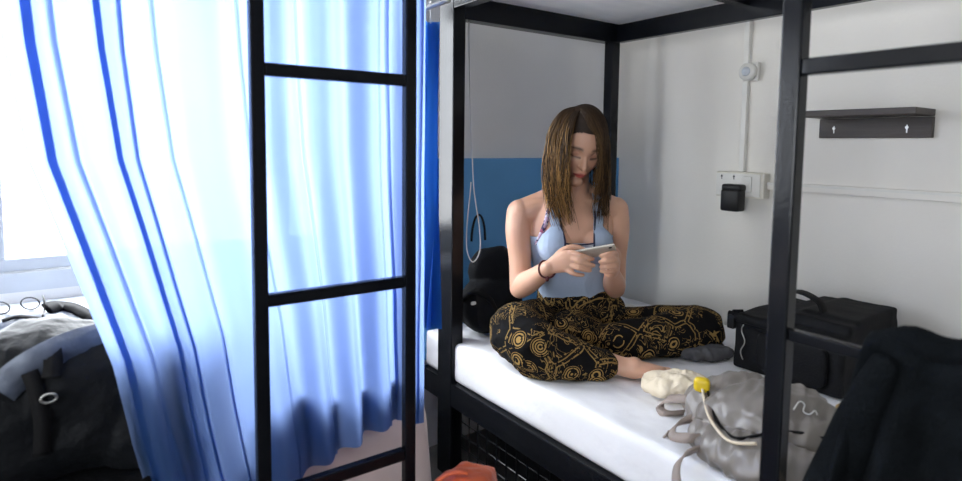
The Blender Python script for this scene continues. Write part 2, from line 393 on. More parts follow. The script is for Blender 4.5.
for z in (.36, .82, 1.29): obj('ladder_rung', box(BX - .027, BX + .001, SY - .42 + .018, SY - .018, z - .014, z + .014) if z > .9 else bar((BX - .013, SY - .018, z), (BX - .013, SY - .402, z), .02, .02), M['black'], bed, bevel=.003)
# wire mesh front of the locker under the bed
g = []
for i in range(24): g.append(tube([(BX + .03, PY - .05 - i * .05, .03), (BX + .03, PY - .05 - i * .05, .255)], .0022, seg=5))
for k in range(6): g.append(tube([(BX + .0325, PY - .05, .03 + k * .045), (BX + .0325, PY - 1.2, .03 + k * .045)], .0022, seg=5))
obj('wire_mesh_panel', join(*g), M['black'], bed, label='black wire mesh under the lower bunk')
obj('locker_back', box(BX + .20, BX + .21, NY + .05, PY - .05, .01, .25), M['darkbag'], bed)

# mattress with soft sag and wrinkles
def mattress(name, x0, x1, y0, y1, z0, z1, m, label, nx=70, ny=150, amp=.004):
    me = remesh([box(x0, x1, y0, y1, z0, z1)], .012, 4)
    def f(c, n):
        up = max(n.z, 0)
        return amp * (.6 * noise.noise(c * 5) + .5 * ridged(c, 9, 3, (1.5, .5, 1))) * (.4 + up) + .0012 * noise.noise(c * 40)
    displace(me, f); return tag(link(name, me, m), label, 'mattress')
MZ = .47
mattress('mattress', BX + .02, WX - .03, NY + .04, WB - .03, ZL + .001, MZ, M['sheet'], 'white sheeted mattress under the woman and the grey backpack')
# blue headboard on the wall
hb = obj('headboard_panel', box(BX + .03, onY(621, 170, WB - .02).x, WB - .022, WB - .001, .35, 1.10), M['blue_panel'], bevel=.003)
tag(hb, 'blue headboard panel fixed to the wall behind the woman', 'headboard')

# ------------------------------------------------------------------ fittings on the right wall
def wallbox(px0, px1, py0, py1, t, x=WX):
    a = onX(px0, py1, x); b = onX(px1, py0, x); mid = onX((px0 + px1) / 2, (py0 + py1) / 2, x)
    h = abs(onX((px0 + px1) / 2, py0, x).z - onX((px0 + px1) / 2, py1, x).z)
    return x - t, x, b.y, a.y, mid.z - h / 2, mid.z + h / 2
# vertical conduit, round sensor
c1 = onX(747, 78, WX); 
vc = wallbox(743, 753, 81, 172, .012)
zt = onX(749, 19, WX).z
tag(obj('wall_conduit', box(WX - .020, WX, c1.y - .014, c1.y + .006, vc[4], 1.62), M['white_plastic'], bevel=.002), 'narrow white vertical conduit running down to the switch box', 'conduit')
s0 = onX(750, 72, WX - .02)
sen = thing('round_sensor', 'round white button sensor on the vertical conduit', 'sensor', (WX - .012, s0.y, s0.z))
obj('backplate', box(WX - .024, WX - .0125, s0.y - .034, s0.y + .026, s0.z - .034, s0.z + .034), M['white_plastic'], sen, bevel=.004)
obj('bezel', tube([(WX - .024, s0.y, s0.z), (WX - .040, s0.y, s0.z), (WX - .048, s0.y, s0.z)], [.032, .032, .026], seg=32), M['white_plastic'], sen, True)
obj('button', tube([(WX - .048, s0.y, s0.z), (WX - .051, s0.y, s0.z)], [.017, .015], seg=32), M['frame'], sen, True)
# socket and switch box
bb = wallbox(722, 771, 172, 197, .045)
sb = thing('switch_box', 'cream socket and switch box below the vertical conduit', 'switch box', (WX, (bb[2] + bb[3]) / 2, bb[4]))
obj('housing', box(*bb), M['cream_plastic'], sb, bevel=.004)
H = bb[5] - bb[4]; L_ = bb[3] - bb[2]
obj('face_plate', box(bb[0] - .004, bb[0], bb[2] + .012, bb[3] - .004, bb[4] + .006, bb[5] - .006), M['white_plastic'], sb, bevel=.0015)
obj('rocker_switch', box(bb[0] - .011, bb[0] - .004, bb[2] + L_ * .22, bb[2] + L_ * .40, bb[4] + .022, bb[5] - .014), M['white_plastic'], sb, bevel=.003)
for f in (.60, .86):
    y = bb[2] + L_ * f; z = bb[5] - .019
    tri = ([V((bb[0] - .0045, y - .005, z)), V((bb[0] - .0045, y + .005, z)), V((bb[0] - .0045, y, z + .009)), V((bb[0] - .0035, y - .005, z)), V((bb[0] - .0035, y + .005, z)), V((bb[0] - .0035, y, z + .009))], [(0, 1, 2), (5, 4, 3), (0, 3, 4, 1), (1, 4, 5, 2), (2, 5, 3, 0)])
    obj('arrow_mark', join(tri, box(bb[0] - .0045, bb[0] - .0035, y - .0015, y + .0015, z - .009, z)), M['black_plastic'], sb, label='small dark arrow mark')
# charger plugged into the box
ca = onX(733, 197, bb[0] - .03)
ch = thing('power_adapter', 'black power adapter plugged into the cream socket box', 'power adapter', (bb[0] - .004, ca.y, ca.z))
hw = .036; ztop = ca.z + .044
obj('plug_body', box(bb[0] - .058, bb[0] - .005, ca.y - hw, ca.y + hw, ca.z - .052, ca.z + .028), M['black_plastic'], ch, True, bevel=.008, seg=3)
obj('plug_head', box(bb[0] - .050, bb[0] - .005, ca.y - hw - .003, ca.y + hw + .003, ca.z + .020, ca.z + .048), M['black_plastic'], ch, True, bevel=.009, seg=3)
# horizontal trunking
t1, t2 = onX(772, 187, WX), onX(962, 196, WX)
zt_ = (t1.z + t2.z) / 2
tr = thing('cable_trunking', 'long white horizontal cable trunking under the dark shelf', 'trunking', (WX, 0, zt_))
obj('channel', box(WX - .024, WX, -1.2, bb[2] - .001, zt_ - .014, zt_ + .014), M['wall'], tr, bevel=.002)
obj('cover_lip', box(WX - .028, WX - .024, -1.2, bb[2] - .002, zt_ + .004, zt_ + .011), M['white_plastic'], tr)
# shelf
e = onX(935, 124, WX); l = onX(822, 128, WX)
zb = onX(880, 138, WX).z; zm = onX(880, 118, WX).z
sh = thing('wall_shelf', 'small dark wooden shelf screwed to the wall', 'shelf', (WX, (e.y + l.y) / 2, zb))
obj('shelf_board', box(WX - .15, WX, e.y, l.y, zm + .002, zm + .022), M['wood'], sh, bevel=.002)
obj('back_board', box(WX - .02, WX, e.y, l.y - .0, zb, zm), M['wood'], sh, bevel=.002)
for f in (.2, .85):
    y = e.y + (l.y - e.y) * f; z = (zb + zm) / 2
    obj('bracket_screw', join(disc((WX - .0205, y, z), (-1, 0, 0), .0045, .003, 12), box(WX - .0215, WX - .020, y - .0015, y + .0015, z - .016, z + .008)), M['metal'], sh)

# ------------------------------------------------------------------ second bunk, behind the curtain
LY = 1.155
lp = onY(259.5, 240, LY).x; rp = onY(409, 240, LY).x
bed2 = thing('bunk_bed', 'black steel bunk bed under the window with a ladder in front of the curtain', 'bunk bed', ((lp + rp) / 2, 1.6, 0))
for x in (lp, rp): obj('ladder_stile', box(x - .013, x + .013, LY - .011, LY + .011, 0, 1.95), M['black'], bed2, bevel=.003)
for py in (75, 291): 
    z = onY(335, py, LY).z; obj('ladder_rung', box(lp + .013, rp - .013, LY - .010, LY + .010, z - .0125, z + .0125), M['black'], bed2, bevel=.003)
z = onY(345, 471, LY).z; obj('ladder_rung', box(lp + .013, rp - .013, LY - .010, LY + .010, z - .016, z + .010), M['black'], bed2, bevel=.003)
B2 = (-1.35, .80, 1.24, 2.10)
for x, y in ((B2[0] + .03, B2[2] + .06), (B2[0] + .03, B2[3] - .03), (B2[1] - .16, B2[3] - .03)):
    obj('post', box(x - .022, x + .022, y - .022, y + .022, 0, 1.9), M['black'], bed2, bevel=.003)
obj('post', box(B2[1] - .16, B2[1] - .116, 1.345, 1.389, 0, .34), M['black'], bed2, bevel=.003)
def rail2(name, a, b, w, h): return obj(name, bar(a, b, w, h), M['black'], bed2, bevel=.003)
rail2('lower_side_rail', (B2[0], 1.345, .345), (B2[1] - .08, 1.345, .345), .03, .07)
rail2('lower_side_rail', (B2[0], B2[3] - .03, .345), (B2[1] + .05, B2[3] - .03, .345), .03, .07)
rail2('lower_end_rail', (B2[1] - .09, 1.34, .345), (B2[1] - .09, B2[3] - .04, .345), .03, .07)
rail2('upper_side_rail', (B2[0], LY + .03, 1.68), (B2[1] + .04, LY + .03, 1.68), .03, .07)
rail2('upper_side_rail', (B2[0], B2[3] - .03, 1.68), (B2[1] + .04, B2[3] - .03, 1.68), .03, .07)
rail2('upper_end_rail', (B2[1] + .025, LY + .03, 1.68), (B2[1] + .025, B2[3] - .04, 1.68), .03, .07)
obj('upper_board', box(B2[0], B2[1] + .01, LY + .045, B2[3] - .045, 1.69, 1.71), M['board'], bed2)
obj('curtain_rod', tube([(B2[1] + .002, 1.26, 1.50), (B2[1] + .002, 2.10, 1.50)], .006, seg=10), M['metal'], bed2, True)
obj('curtain_rod', tube([(B2[0], 1.245, 1.62), (B2[1], 1.245, 1.62)], .006, seg=10), M['metal'], bed2, True)
obj('lower_board', box(B2[0], B2[1] - .11, 1.335, B2[3] - .045, .37, .381), M['board'], bed2)
# mattress + draped sheet
MB = .49
me = remesh([box(B2[0] + .01, B2[1] - .03, B2[2] + .085, B2[3] - .02, .381, MB)], .014, 4)
displace(me, lambda c, n: .004 * noise.noise(c * 6))
tag(link('mattress', me, M['pinksheet']), 'mattress of the bed behind the blue curtain', 'mattress')
# sheet: top over the mattress and a hanging skirt round the corner, waving
path = [V((B2[0] + .1, B2[2] + .07, 0)), V((B2[1] - .10, B2[2] + .07, 0)), V((B2[1] - .045, B2[2] + .083, 0)), V((B2[1] - .018, B2[2] + .12, 0)), V((B2[1] - .008, B2[2] + .2, 0)), V((B2[1] - .008, B2[3] - .06, 0))]
PT = []
for a, b in zip(path, path[1:]):
    n = max(2, int((b - a).length / .012)); PT += [a.lerp(b, k / n) for k in range(n)]
PT.append(path[-1]); nP = len(PT); vs, fs = [], []
ctr = V((-.3, 1.65, 0)); 
prof = [(-.035, MB + .010), (-.010, MB + .007), (.004, MB - .008), (.010, MB - .04)] + [(.014 + .012 * k / 14, MB - .04 - .36 * k / 14) for k in range(1, 15)]
cum = 0
for i, p in enumerate(PT):
    t = (PT[min(i + 1, nP - 1)] - PT[max(i - 1, 0)]).normalized(); nn = V((t.y, -t.x, 0))
    cum += (PT[i] - PT[i - 1]).length if i else 0
    for k, (o, z) in enumerate(prof):
        w = max(0, (MB - z) / .38); off = o + w * (.011 * math.sin(cum * 34 + 1.5 * math.sin(cum * 7)) + .009)
        q = p + nn * off; vs.append(V((q.x, q.y, z + .003 * noise.noise(V((cum * 12, k * .7, 0))))))
K = len(prof)
for i in range(nP - 1):
    for k in range(K - 1): fs.append((i * K + k, (i + 1) * K + k, (i + 1) * K + k + 1, i * K + k + 1))
sm_ = mesh((vs, fs))
tag(link('bed_sheet', sm_, M['pinksheet']), 'pale pinkish sheet hanging over the corner of the curtained bed', 'sheet')
# pillow and duvet seen through the curtain
def pillow(c, hx, hy, hz, rz=0, seed=0):
    vs, fs = ball((0, 0, 0), (1, 1, 1), seg=40, rings=24); out = []
    for v in vs:
        sx = math.copysign(abs(v.x) ** .55, v.x); sy = math.copysign(abs(v.y) ** .55, v.y)
        zz = v.z * (1 - .55 * max(abs(sx), abs(sy)) ** 3)
        q = V((sx * hx, sy * hy, zz * hz)); q.z += .006 * noise.noise(q * 14 + V((seed, 0, 0)))
        q = Matrix.Rotation(rz, 3, 'Z') @ q; out.append(q + V(c))
    return out, fs
pz = MB + .012
me2 = remesh([box(.545, .735, 1.282, 1.50, pz - .004, pz + .085)], .008, 8); displace(me2, lambda c, n: .004 * noise.noise(c * 9) - .001)
tag(link('pillow', me2, M['duvet']), 'blue pillow behind the right edge of the curtain', 'pillow')
me = remesh([box(.335, .525, 1.282, 1.47, pz - .006, pz + .075), box(.345, .47, 1.285, 1.45, pz + .07, pz + .105)], .008, 7)
displace(me, lambda c, n: .004 * ridged(c, 12, 4) - .002)
tag(link('blanket', me, M['duvet']), 'bunched blue blanket behind the lower curtain', 'blanket')

# ------------------------------------------------------------------ curtain
edge = [(1.70, 0), (0, 0)]
CYp = 1.25
EP = [onY(px, py, CYp) for px, py in ((0, 37), (27, 155), (55, 215), (90, 290), (112, 335), (132, 400), (160, 470))]
EP = [V((EP[0].x + (EP[0].x - EP[1].x) * .9, 0, 1.62))] + EP + [V((EP[-1].x + .012, 0, .40))]
def xl(z):
    for a, b in zip(EP, EP[1:]):
        if a.z >= z >= b.z: return a.x + (b.x - a.x) * (a.z - z) / (a.z - b.z)
    return EP[0].x if z > EP[0].z else EP[-1].x
XR = onY(421, 240, CYp).x
rnd = random.Random(5)
pl = [(.045, .015, .050), (.10, .008, .03), (.17, .010, .030), (.215, .0075, .022), (.29, .0065, .02), (.47, .0055, .02), (.62, .004, .02), (.86, .006, .018), (.90, .009, .02), (.94, .010, .02), (.975, .009, .018)]
NU, NZ = 900, 90
vs, fs = [], []
for j in range(NZ + 1):
    z = 1.605 - 1.13 * j / NZ; a = xl(z); tz = j / NZ
    for i in range(NU + 1):
        u = i / NU; x = a + (XR - a) * u; y = CYp
        y += .021 * math.sin(u * 42 + 1.4 * math.sin(u * 9) + .5 * math.sin(tz * 2)) * (.7 + .3 * u) + .003 * math.sin(u * 83 + tz * 2) * u
        for c, bx, by in pl:
            cc = c + .008 * math.sin(tz * 3 + c * 40); w = max(.020, bx * 2.2) * (1 - .3 * tz)
            t = (u - cc) / w + .5
            if 0 < t < 1:
                fade = 1 - .45 * tz
                x += bx * fade * math.sin(2 * PI * t); y += -by * .5 * math.cos(PI * t) * math.sin(PI * t) * fade
        if z < .56: y += .0
        vs.append(V((x, y + .004 * noise.noise(V((u * 12, tz * 5, 1))), z - .17 * max(0, 1 - u / .75) * tz ** 3 - .004 * math.sin(u * 20) * tz ** 8)))
for j in range(NZ):
    for i in range(NU): k = j * (NU + 1) + i; fs.append((k, k + 1, k + NU + 2, k + NU + 1))
cu = thing('curtain', 'wide sheer pale blue curtain drawn across the window bed, swept open at left', 'curtain', ((EP[4].x + XR) / 2, CYp, .475))
obj('curtain_cloth', (vs, fs), M['curtain'], cu, smooth=True)
g = [tube([(x, CYp, 1.612), (x, CYp, 1.635)], .003, seg=6) for x in [xl(1.6) + .05 + k * .07 for k in range(int((XR - xl(1.6)) / .07))]]
obj('curtain_hook', join(*g), M['white_plastic'], cu)['kind'] = 'stuff'
# gathered side curtain
vs, fs = [], []; NU, NZ = 240, 60; SX = B2[1] + .002
for j in range(NZ + 1):
    tz = j / NZ; z = 1.462 - (1.462 - .66) * tz
    for i in range(NU + 1):
        u = i / NU; wd = .15 + .03 * math.sin(tz * 3)
        y = 1.335 + wd * u; x = SX + (.022 + .01 * tz) * math.sin(u * 2 * PI * 6.5 + .6 * math.sin(tz * 4))
        y += .012 * math.sin(u * 2 * PI * 13) 
        vs.append(V((x, y, z)))
for j in range(NZ):
    for i in range(NU): k = j * (NU + 1) + i; fs.append((k, k + 1, k + NU + 2, k + NU + 1))
c2 = thing('curtain', 'deep blue gathered curtain hanging from hooks beside the silver-lit post', 'curtain', (SX, 1.36, .66))
obj('curtain_cloth', (vs, fs), M['curtain2'], c2, smooth=True)
for k in range(6):
    y = 1.345 + k * .028
    hk = [V((SX, y + .006 * math.cos(t * PI / 6), 1.5045 + .008 * math.sin(t * PI / 6))) for t in range(0, 10)] + [V((SX, y, 1.48)), V((SX, y, 1.458))]
    obj('curtain_hook', tube(hk, .0018, seg=6), M['white_plastic'], c2, True)

# ------------------------------------------------------------------ light
w = bpy.data.worlds.new('sky'); SC.world = w; w.use_nodes = True; nt = w.node_tree; bg = nt.nodes['Background']
tc = N(nt, 'ShaderNodeTexCoord'); sp = N(nt, 'ShaderNodeSeparateXYZ'); nt.links.new(tc.outputs['Generated'], sp.inputs[0])
rp = N(nt, 'ShaderNodeValToRGB'); rp.color_ramp.elements[0].position = .42; rp.color_ramp.elements[0].color = (.86, .88, .90, 1); rp.color_ramp.elements[1].position = .56; rp.color_ramp.elements[1].color = (.90, .95, 1.0, 1)
mr = N(nt, 'ShaderNodeMapRange'); mr.inputs['From Min'].default_value = -1; nt.links.new(sp.outputs['Z'], mr.inputs['Value']); nt.links.new(mr.outputs[0], rp.inputs[0])
nt.links.new(rp.outputs[0], bg.inputs['Color']); bg.inputs['Strength'].default_value = SKY = 15.0
def portal(name, loc, rot, sx, sy):
    l = bpy.data.lights.new(name, 'AREA'); l.shape = 'RECTANGLE'; l.size = sx; l.size_y = sy; l.cycles.is_portal = True
    o = bpy.data.objects.new(name, l); COL.objects.link(o); o.location = loc; o.rotation_euler = rot; return o
portal('window_portal', ((W1[0] + W1[1]) / 2, WW + .12, (W1[2] + W1[3]) / 2), (-PI / 2, 0, 0), W1[1] - W1[0], W1[3] - W1[2])
portal('window_portal', (LX - .12, (W2[0] + W2[1]) / 2, (W2[2] + W2[3]) / 2), (0, -PI / 2, 0), W2[3] - W2[2], W2[1] - W2[0])
SC.view_settings.view_transform = 'Standard'; SC.view_settings.look = 'None'; SC.view_settings.gamma = 1; SC.view_settings.use_curve_mapping = False
SC.view_settings.exposure = 0.35
SC.cycles.max_bounces = 8; SC.cycles.diffuse_bounces = 5; SC.cycles.transparent_max_bounces = 12; SC.cycles.use_denoising = True; SC.cycles.sample_clamp_indirect = 6
# ------------------------------------------------------------------ things on the lower bunk
def lump(parts, voxel, amp, freq, seed, smooth=6, st=(1, 1, 1), fine=.0):
    me = remesh(parts, voxel, smooth)
    displace(me, lambda c, n: amp * (ridged(c, freq, seed, st) - .4) + amp * .6 * noise.noise(c * freq * 2.3) + fine * ridged(c, freq * 4, seed + 9))
    return me
def rbox(c, h, yaw=0, pw=.5, seg=36, rings=24, taper=0, tilt=0):      # rounded soft box
    vs, fs = ball((0, 0, 0), (1, 1, 1), seg=seg, rings=rings); out = []
    Rm = Matrix.Rotation(yaw, 3, 'Z') @ Matrix.Rotation(tilt, 3, 'Y')
    for v in vs:
        k = (abs(v.x) ** (2 / pw) + abs(v.y) ** (2 / pw) + abs(v.z) ** (2 / pw)) ** (-pw / 2) if pw else 1
        q = v * k; t = 1 - taper * (q.z + 1) / 2
        out.append(Rm @ V((q.x * h[0] * t, q.y * h[1] * t, q.z * h[2])) + V(c))
    return out, fs

# black camera case by the wall
A = onZ(737, 376, MZ + .006); 
case = thing('camera_case', 'boxy black zip case with a top handle, standing against the white wall', 'case', (1.80, .86, MZ))
cx0, cx1, cy0, cy1, cz0, cz1 = 1.70, 2.05, .70, 1.015, MZ + .007, MZ + .175
me = remesh([box(cx0, cx1, cy0, cy1, cz0, cz1), box(cx0 + .03, cx1 - .01, cy0 + .0, cy1 - .10, cz1 - .02, cz1 + .028), box(cx0 + .08, cx1 - .01, cy0 + .0, cy1 - .16, cz1 - .02, cz1 + .036)], .006, 10)
displace(me, lambda c, n: .003 * noise.noise(c * 9) + .0015 * ridged(c, 16, 2))
link('case_body', me, M['darkbag'], case)
obj('lid', tube([(cx0 - .004, cy0 + .0, cz1 - .012), (cx0 - .004, cy1 + .0, cz1 - .012), (cx0 + .05, cy1 + .004, cz1 - .012)], .006, .013, side=V((1, 0, 0)), seg=8, sm=4), M['darkbag'], case, True)
obj('zipper', tube([(cx0 - .003, cy0 + .02, cz1 - .034), (cx0 - .003, cy1 - .02, cz1 - .034)], .0025, seg=6), M['nylon'], case, True)
hx = (cx0 + cx1) / 2 - .08
obj('handle', ribbon([(hx, cy0 + .10, cz1 + .036), (hx, cy0 + .115, cz1 + .065), (hx, cy0 + .17, cz1 + .082), (hx, cy0 + .225, cz1 + .06), (hx, cy0 + .24, cz1 + .012)], V((1, 0, 0)), .03, .009), M['blackstrap'], case, True, bevel=.002)
obj('front_pocket', rbox((cx0 - .004, (cy0 + cy1) / 2 - .02, cz0 + .075), (.014, .10, .06), pw=.35), M['darkbag'], case, True)
obj('side_loop', tube([V((cx0 - .010, cy1 - .035 + .006 * math.sin(k * 1.1), cz0 + .14 - k * .012)) for k in range(10)], .002, seg=6, sm=3), M['metal'], case, True, label='shiny cord loop')
obj('corner_clip', box(cx0 - .014, cx0 + .012, cy1 - .004, cy1 + .018, cz1 - .05, cz1 - .008), M['black_plastic'], case, bevel=.003)

# grey backpack lying on the mattress
def gp(px, py, z): p = onZ(px, py, MZ + z); return p
bp = thing('backpack', 'unzipped grey backpack with taupe straps lying on the white mattress', 'backpack', tuple(gp(760, 440, 0)))
a, b = gp(700, 398, .075), gp(815, 438, .075)
ax = (b - a).normalized(); sd = V((ax.y, -ax.x, 0))
parts = [tube([gp(708, 394, .035), gp(722, 400, .060), gp(742, 408, .078), gp(790, 424, .082), gp(835, 446, .052)], [.05, .10, .115, .115, .075], [.030, .058, .066, .070, .045], side=sd, seg=24, sm=4, round_=True),
         tube([gp(705, 437, .034), gp(760, 462, .046), gp(818, 484, .040)], [.035, .070, .06], [.03, .042, .034], side=sd, seg=20, sm=4, round_=True)]
me = remesh(parts, .0055, 5)
def bagf(c, n):
    t, s_ = c.dot(ax), c.dot(sd)
    return .014 * (ridged(V((t + .5 * s_, s_ * .3, c.z * .4)), 14, 3) - .4) + .007 * ridged(V((t - .2 * s_, s_ * .4, c.z)), 34, 7) + .004 * noise.noise(c * 9)
displace(me, bagf)
for v in me.vertices: v.co.z = max(v.co.z, MZ + .006)
link('bag_body', me, mat('silver_grey_nylon', (.23, .205, .185), .38, col2=(.19, .17, .152), scale=5, bump=.12, bscale=30, spec=.6), bp)
def up(p, z): return V((p.x, p.y, p.z + z))
BVH = None
from mathutils.bvhtree import BVHTree
def bvh(me): return BVHTree.FromPolygons([v.co.copy() for v in me.vertices], [tuple(p.vertices) for p in me.polygons])
def drop(t, p, h=.003):
    hit = t.ray_cast(V((p.x, p.y, 2)), V((0, 0, -1)))[0]
    return V((p.x, p.y, (hit.z if hit else MZ) + h))
bt = bvh(me)
def on(px, py, h=.003):                                         # point of the bag's surface met by the sight line
    hit = bt.ray_cast(EYE, ray(px, py).normalized())
    return (hit[0] + hit[1] * h) if hit[0] else gp(px, py, .01)
obj('zipper', tube([on(x, y, .001) for x, y in ((708, 392), (713, 412), (722, 428), (735, 438), (752, 437), (775, 432), (800, 433), (825, 438))], .0032, seg=6, sm=5), M['blackstrap'], bp, True, label='black zip seam')
obj('piping', tube([on(x, y, .009) for x, y in ((704, 390), (709, 412), (718, 432), (735, 445), (756, 447))], .0035, seg=6, sm=5), M['cream'], bp, True, label='pale edge piping')
obj('buckle', rbox(on(704, 388, .012), (.012, .018, .017), pw=.6, yaw=.5), M['yellow'], bp, True, label='yellow plastic buckle')
obj('flap_loop', ribbon([on(706, 396, .004), on(711, 410, .006), on(716, 424, .006)], sd, .014, .002), M['strap'], bp, True)
for (pts, w_) in ((((704, 406, .05), (690, 400, .075), (668, 399, .055), (660, 407, .02), (666, 414, .006), (684, 413, .004)), .022),
                  (((688, 404, .07), (697, 420, .06), (696, 432, .045)), .022),
                  (((712, 436, .045), (692, 438, .05), (673, 436, .035), (676, 425, .04), (694, 418, .055), (703, 420, .06)), .022),
                  (((710, 448, .03), (694, 450, .035), (680, 460, .015), (676, 473, .006), (678, 492, .006)), .022),
                  (((700, 441, .02), (680, 437, .008), (668, 434, .006), (664, 437, .004)), .018)):
    obj('shoulder_strap', ribbon([gp(*q) for q in pts], [V((.4, -.5, .75))] * len(pts), w_, .003, sm=6), M['strap'], bp, True, label='taupe webbing strap')
link('open_lining', lump([tube([gp(700, 432, .02), gp(725, 449, .024), gp(758, 462, .022)], [.03, .045, .04], [.016, .024, .022], side=sd, seg=16, sm=3, round_=True)], .005, .004, 18, 8), M['lav'], bp, label='purplish lining')
obj('side_cord', tube([on(x, y, .004) for x, y in ((792, 410), (798, 402), (804, 405), (803, 412), (810, 416), (813, 411), (816, 416))], .0016, seg=6, sm=5), mat('silver_cord', (.7, .7, .68), .3), bp, True, label='silver grey cord')

# cream cloth pouch next to it
pts = [gp(655, 381, .035), gp(672, 384, .045), gp(690, 386, .04), gp(702, 390, .03)]
me = lump([tube(pts, [.04, .062, .075, .066], [.020, .028, .032, .026], side=V((.5, .5, 0)), seg=20, sm=4, round_=True)], .004, .013, 13, 6, 2, (1, 1, .4), fine=.003)
for v in me.vertices: v.co.z = max(v.co.z, MZ + .006)
tag(link('cloth_pouch', me, M['cream']), 'crumpled cream cloth pouch lying between her ankle and the grey backpack', 'pouch')
pouch_bt = bvh(me)
# tan pieces at the far end of the backpack
me = lump([rbox(gp(858, 424, .05), (.045, .05, .045), pw=.8)], .005, .007, 18, 2, 3, fine=.002)
for v in me.vertices: v.co.z = max(v.co.z, MZ + .006)
tag(link('rolled_cloth', me, M['tan']), 'tan rolled cloth between the black case and the hanging black jacket', 'cloth')
me = lump([rbox(gp(828, 492, .035), (.06, .05, .03), pw=.8, yaw=.4)], .005, .006, 18, 5, 3, fine=.002)
for v in me.vertices: v.co.z = max(v.co.z, MZ + .006)
tag(link('folded_cloth', me, M['cream']), 'pale beige cloth at the bottom edge below the grey backpack', 'cloth')
# dark cloth and white items behind her knee
me = lump([rbox(ath(712, 1.90, MZ + .025), (.085, .055, .017), pw=.6, yaw=-.4)], .004, .012, 15, 11, 3, fine=.002)
for v in me.vertices: v.co.z = max(v.co.z, MZ + .006)
tag(link('folded_cloth', me, M['greycloth']), 'dark grey cloth lying under her bent knee near the black case', 'cloth')
cp = ath(640, 2.22, MZ + .010)
sc = [cp + V((.07 * math.cos(t * .7) * (1 - t * .01), .05 * math.sin(t * .7), .02 + .012 * math.sin(t * .9) + t * .002)) for t in range(22)]
tag(obj('charging_cable', tube(sc, .0022, seg=6, sm=3), M['cable'], smooth=True), 'coiled white cable on the mattress behind her thigh', 'cable')
wp = thing('paper_pouch', 'small white packet on the mattress behind her hip', 'packet', tuple(ath(632, 2.14, MZ + .004)))
p = ath(632, 2.14, MZ + .006)
me = lump([rbox((p.x, p.y, p.z + .05), (.045, .035, .05), pw=.5, yaw=.4)], .006, .004, 14, 1)
link('packet_body', me, M['white_plastic'], wp)
# dark bag against the headboard
q = ath(488, 2.13, MZ)
me = lump([rbox((q.x + .02, q.y + .0, MZ + .105), (.115, .075, .10), pw=.8, yaw=-.2), rbox((q.x + .05, q.y + .02, MZ + .22), (.10, .06, .09), pw=.9, yaw=-.2)], .006, .008, 9, 21, 4, fine=.001)
for v in me.vertices: v.co.z = max(v.co.z, MZ + .006); v.co.y = min(v.co.y, WB - .03)
db = thing('backpack', 'black soft bag leaning on the blue headboard beside the woman', 'bag', (q.x, q.y, MZ))
link('bag_body', me, M['darkbag'], db); dbt = bvh(me)
def on2(px, py, h=.003, t=None):
    hit = (t or dbt).ray_cast(EYE, ray(px, py).normalized()); return (hit[0] + hit[1] * h) if hit[0] else None
def strip(name, par, pts, w, wv, m, t, h=.004, th=.003, label=None):
    P = [x for x in (on2(a_, b_, h, t) for a_, b_ in pts) if x]
    if len(P) > 2: return obj(name, ribbon(P, wv, w, th, sm=5), m, par, True, label=label)
strip('strap', db, ((462, 300), (475, 292), (490, 300), (500, 318), (496, 336)), .022, V((.3, .5, .8)), M['blackstrap'], dbt, .006, .006)
obj('white_tag', rbox(on2(474, 303, .006) or (0, 0, 0), (.010, .004, .006), pw=.5), M['white_plastic'], db, True, label='small white tag')
hl = [V((q.x + .06 + .032 * math.cos(t * PI / 8), WB - .045, MZ + .315 + .10 * math.sin(t * PI / 8))) for t in range(9)]
obj('hanging_loop', tube(hl, .0045, seg=8, sm=3), M['blackstrap'], db, True)

# white charger lead hanging from the upper bunk
c = [at(469, 22, 2.02), at(470, 90, 2.02), at(472, 150, 2.03), at(474, 190, 2.03), at(479, 225, 2.04), at(480, 250, 2.04), at(473, 262, 2.04), at(467, 250, 2.04), at(467, 225, 2.03), at(470, 195, 2.025), at(471, 182, 2.02)]
tag(obj('hanging_cable', tube(c, .0022, seg=8, sm=6), M['cable'], smooth=True), 'thin white cable with a loop hanging beside the post in front of the blue headboard', 'cable')

# ------------------------------------------------------------------ black jacket over the ladder rung
jy0, jy1 = onX(868, 340, BX - .02).y, SY - .42 + .03
vs, fs = [], []; rz = .82 + .014; NJ, KJ = 90, 46
rungx = BX - .013
me_parts = []
for i in range(NJ + 1):
    u = i / NJ
    for k in range(KJ + 1):
        t = k / KJ                                              # 0 = front hem, .5 = over the rung, 1 = back hem
        s = (t - .5) * 2; y = jy0 + (jy1 - jy0) * u
        drp = .46 if s < 0 else .36
        h = abs(s); z = rz + .012 + .012 * math.sin(u * 11) - max(0, h - .06) * drp
        if h < .06: z = rz + .012 + .012 * math.sin(u * 11) + .012 * math.cos(h / .06 * PI / 2)
        flare = max(0, h - .06)
        y += (1 - u) * flare * .05 * (1 if s < 0 else .2)
        fold = math.sin(u * 19 + 2.5 * math.sin(u * 5) + flare * 1.6)
        off = .016 + .02 * min(1, h * 4) + (.020 * fold + .014) * min(1, flare * 2.2) + .012 * noise.noise(V((u * 7, s * 4, 2)))
        x = rungx + (-off if s < 0 else off * .6) * (1 if h > .06 else h / .06)
        vs.append(V((x, y, z + .004 * noise.noise(V((u * 20, s * 9, 5))))))
for i in range(NJ):
    for k in range(KJ): a_ = i * (KJ + 1) + k; fs.append((a_, a_ + KJ + 1, a_ + KJ + 2, a_ + 1))
jm = mesh((vs, fs)); bm = bmesh.new(); bm.from_mesh(jm); bmesh.ops.solidify(bm, geom=list(bm.faces), thickness=.007); bm.to_mesh(jm); bm.free()
jk = thing('jacket', 'black jacket slung over the ladder rung at the right edge', 'jacket', (rungx, (jy0 + jy1) / 2, rz))
link('jacket_body', jm, M['jacket'], jk)
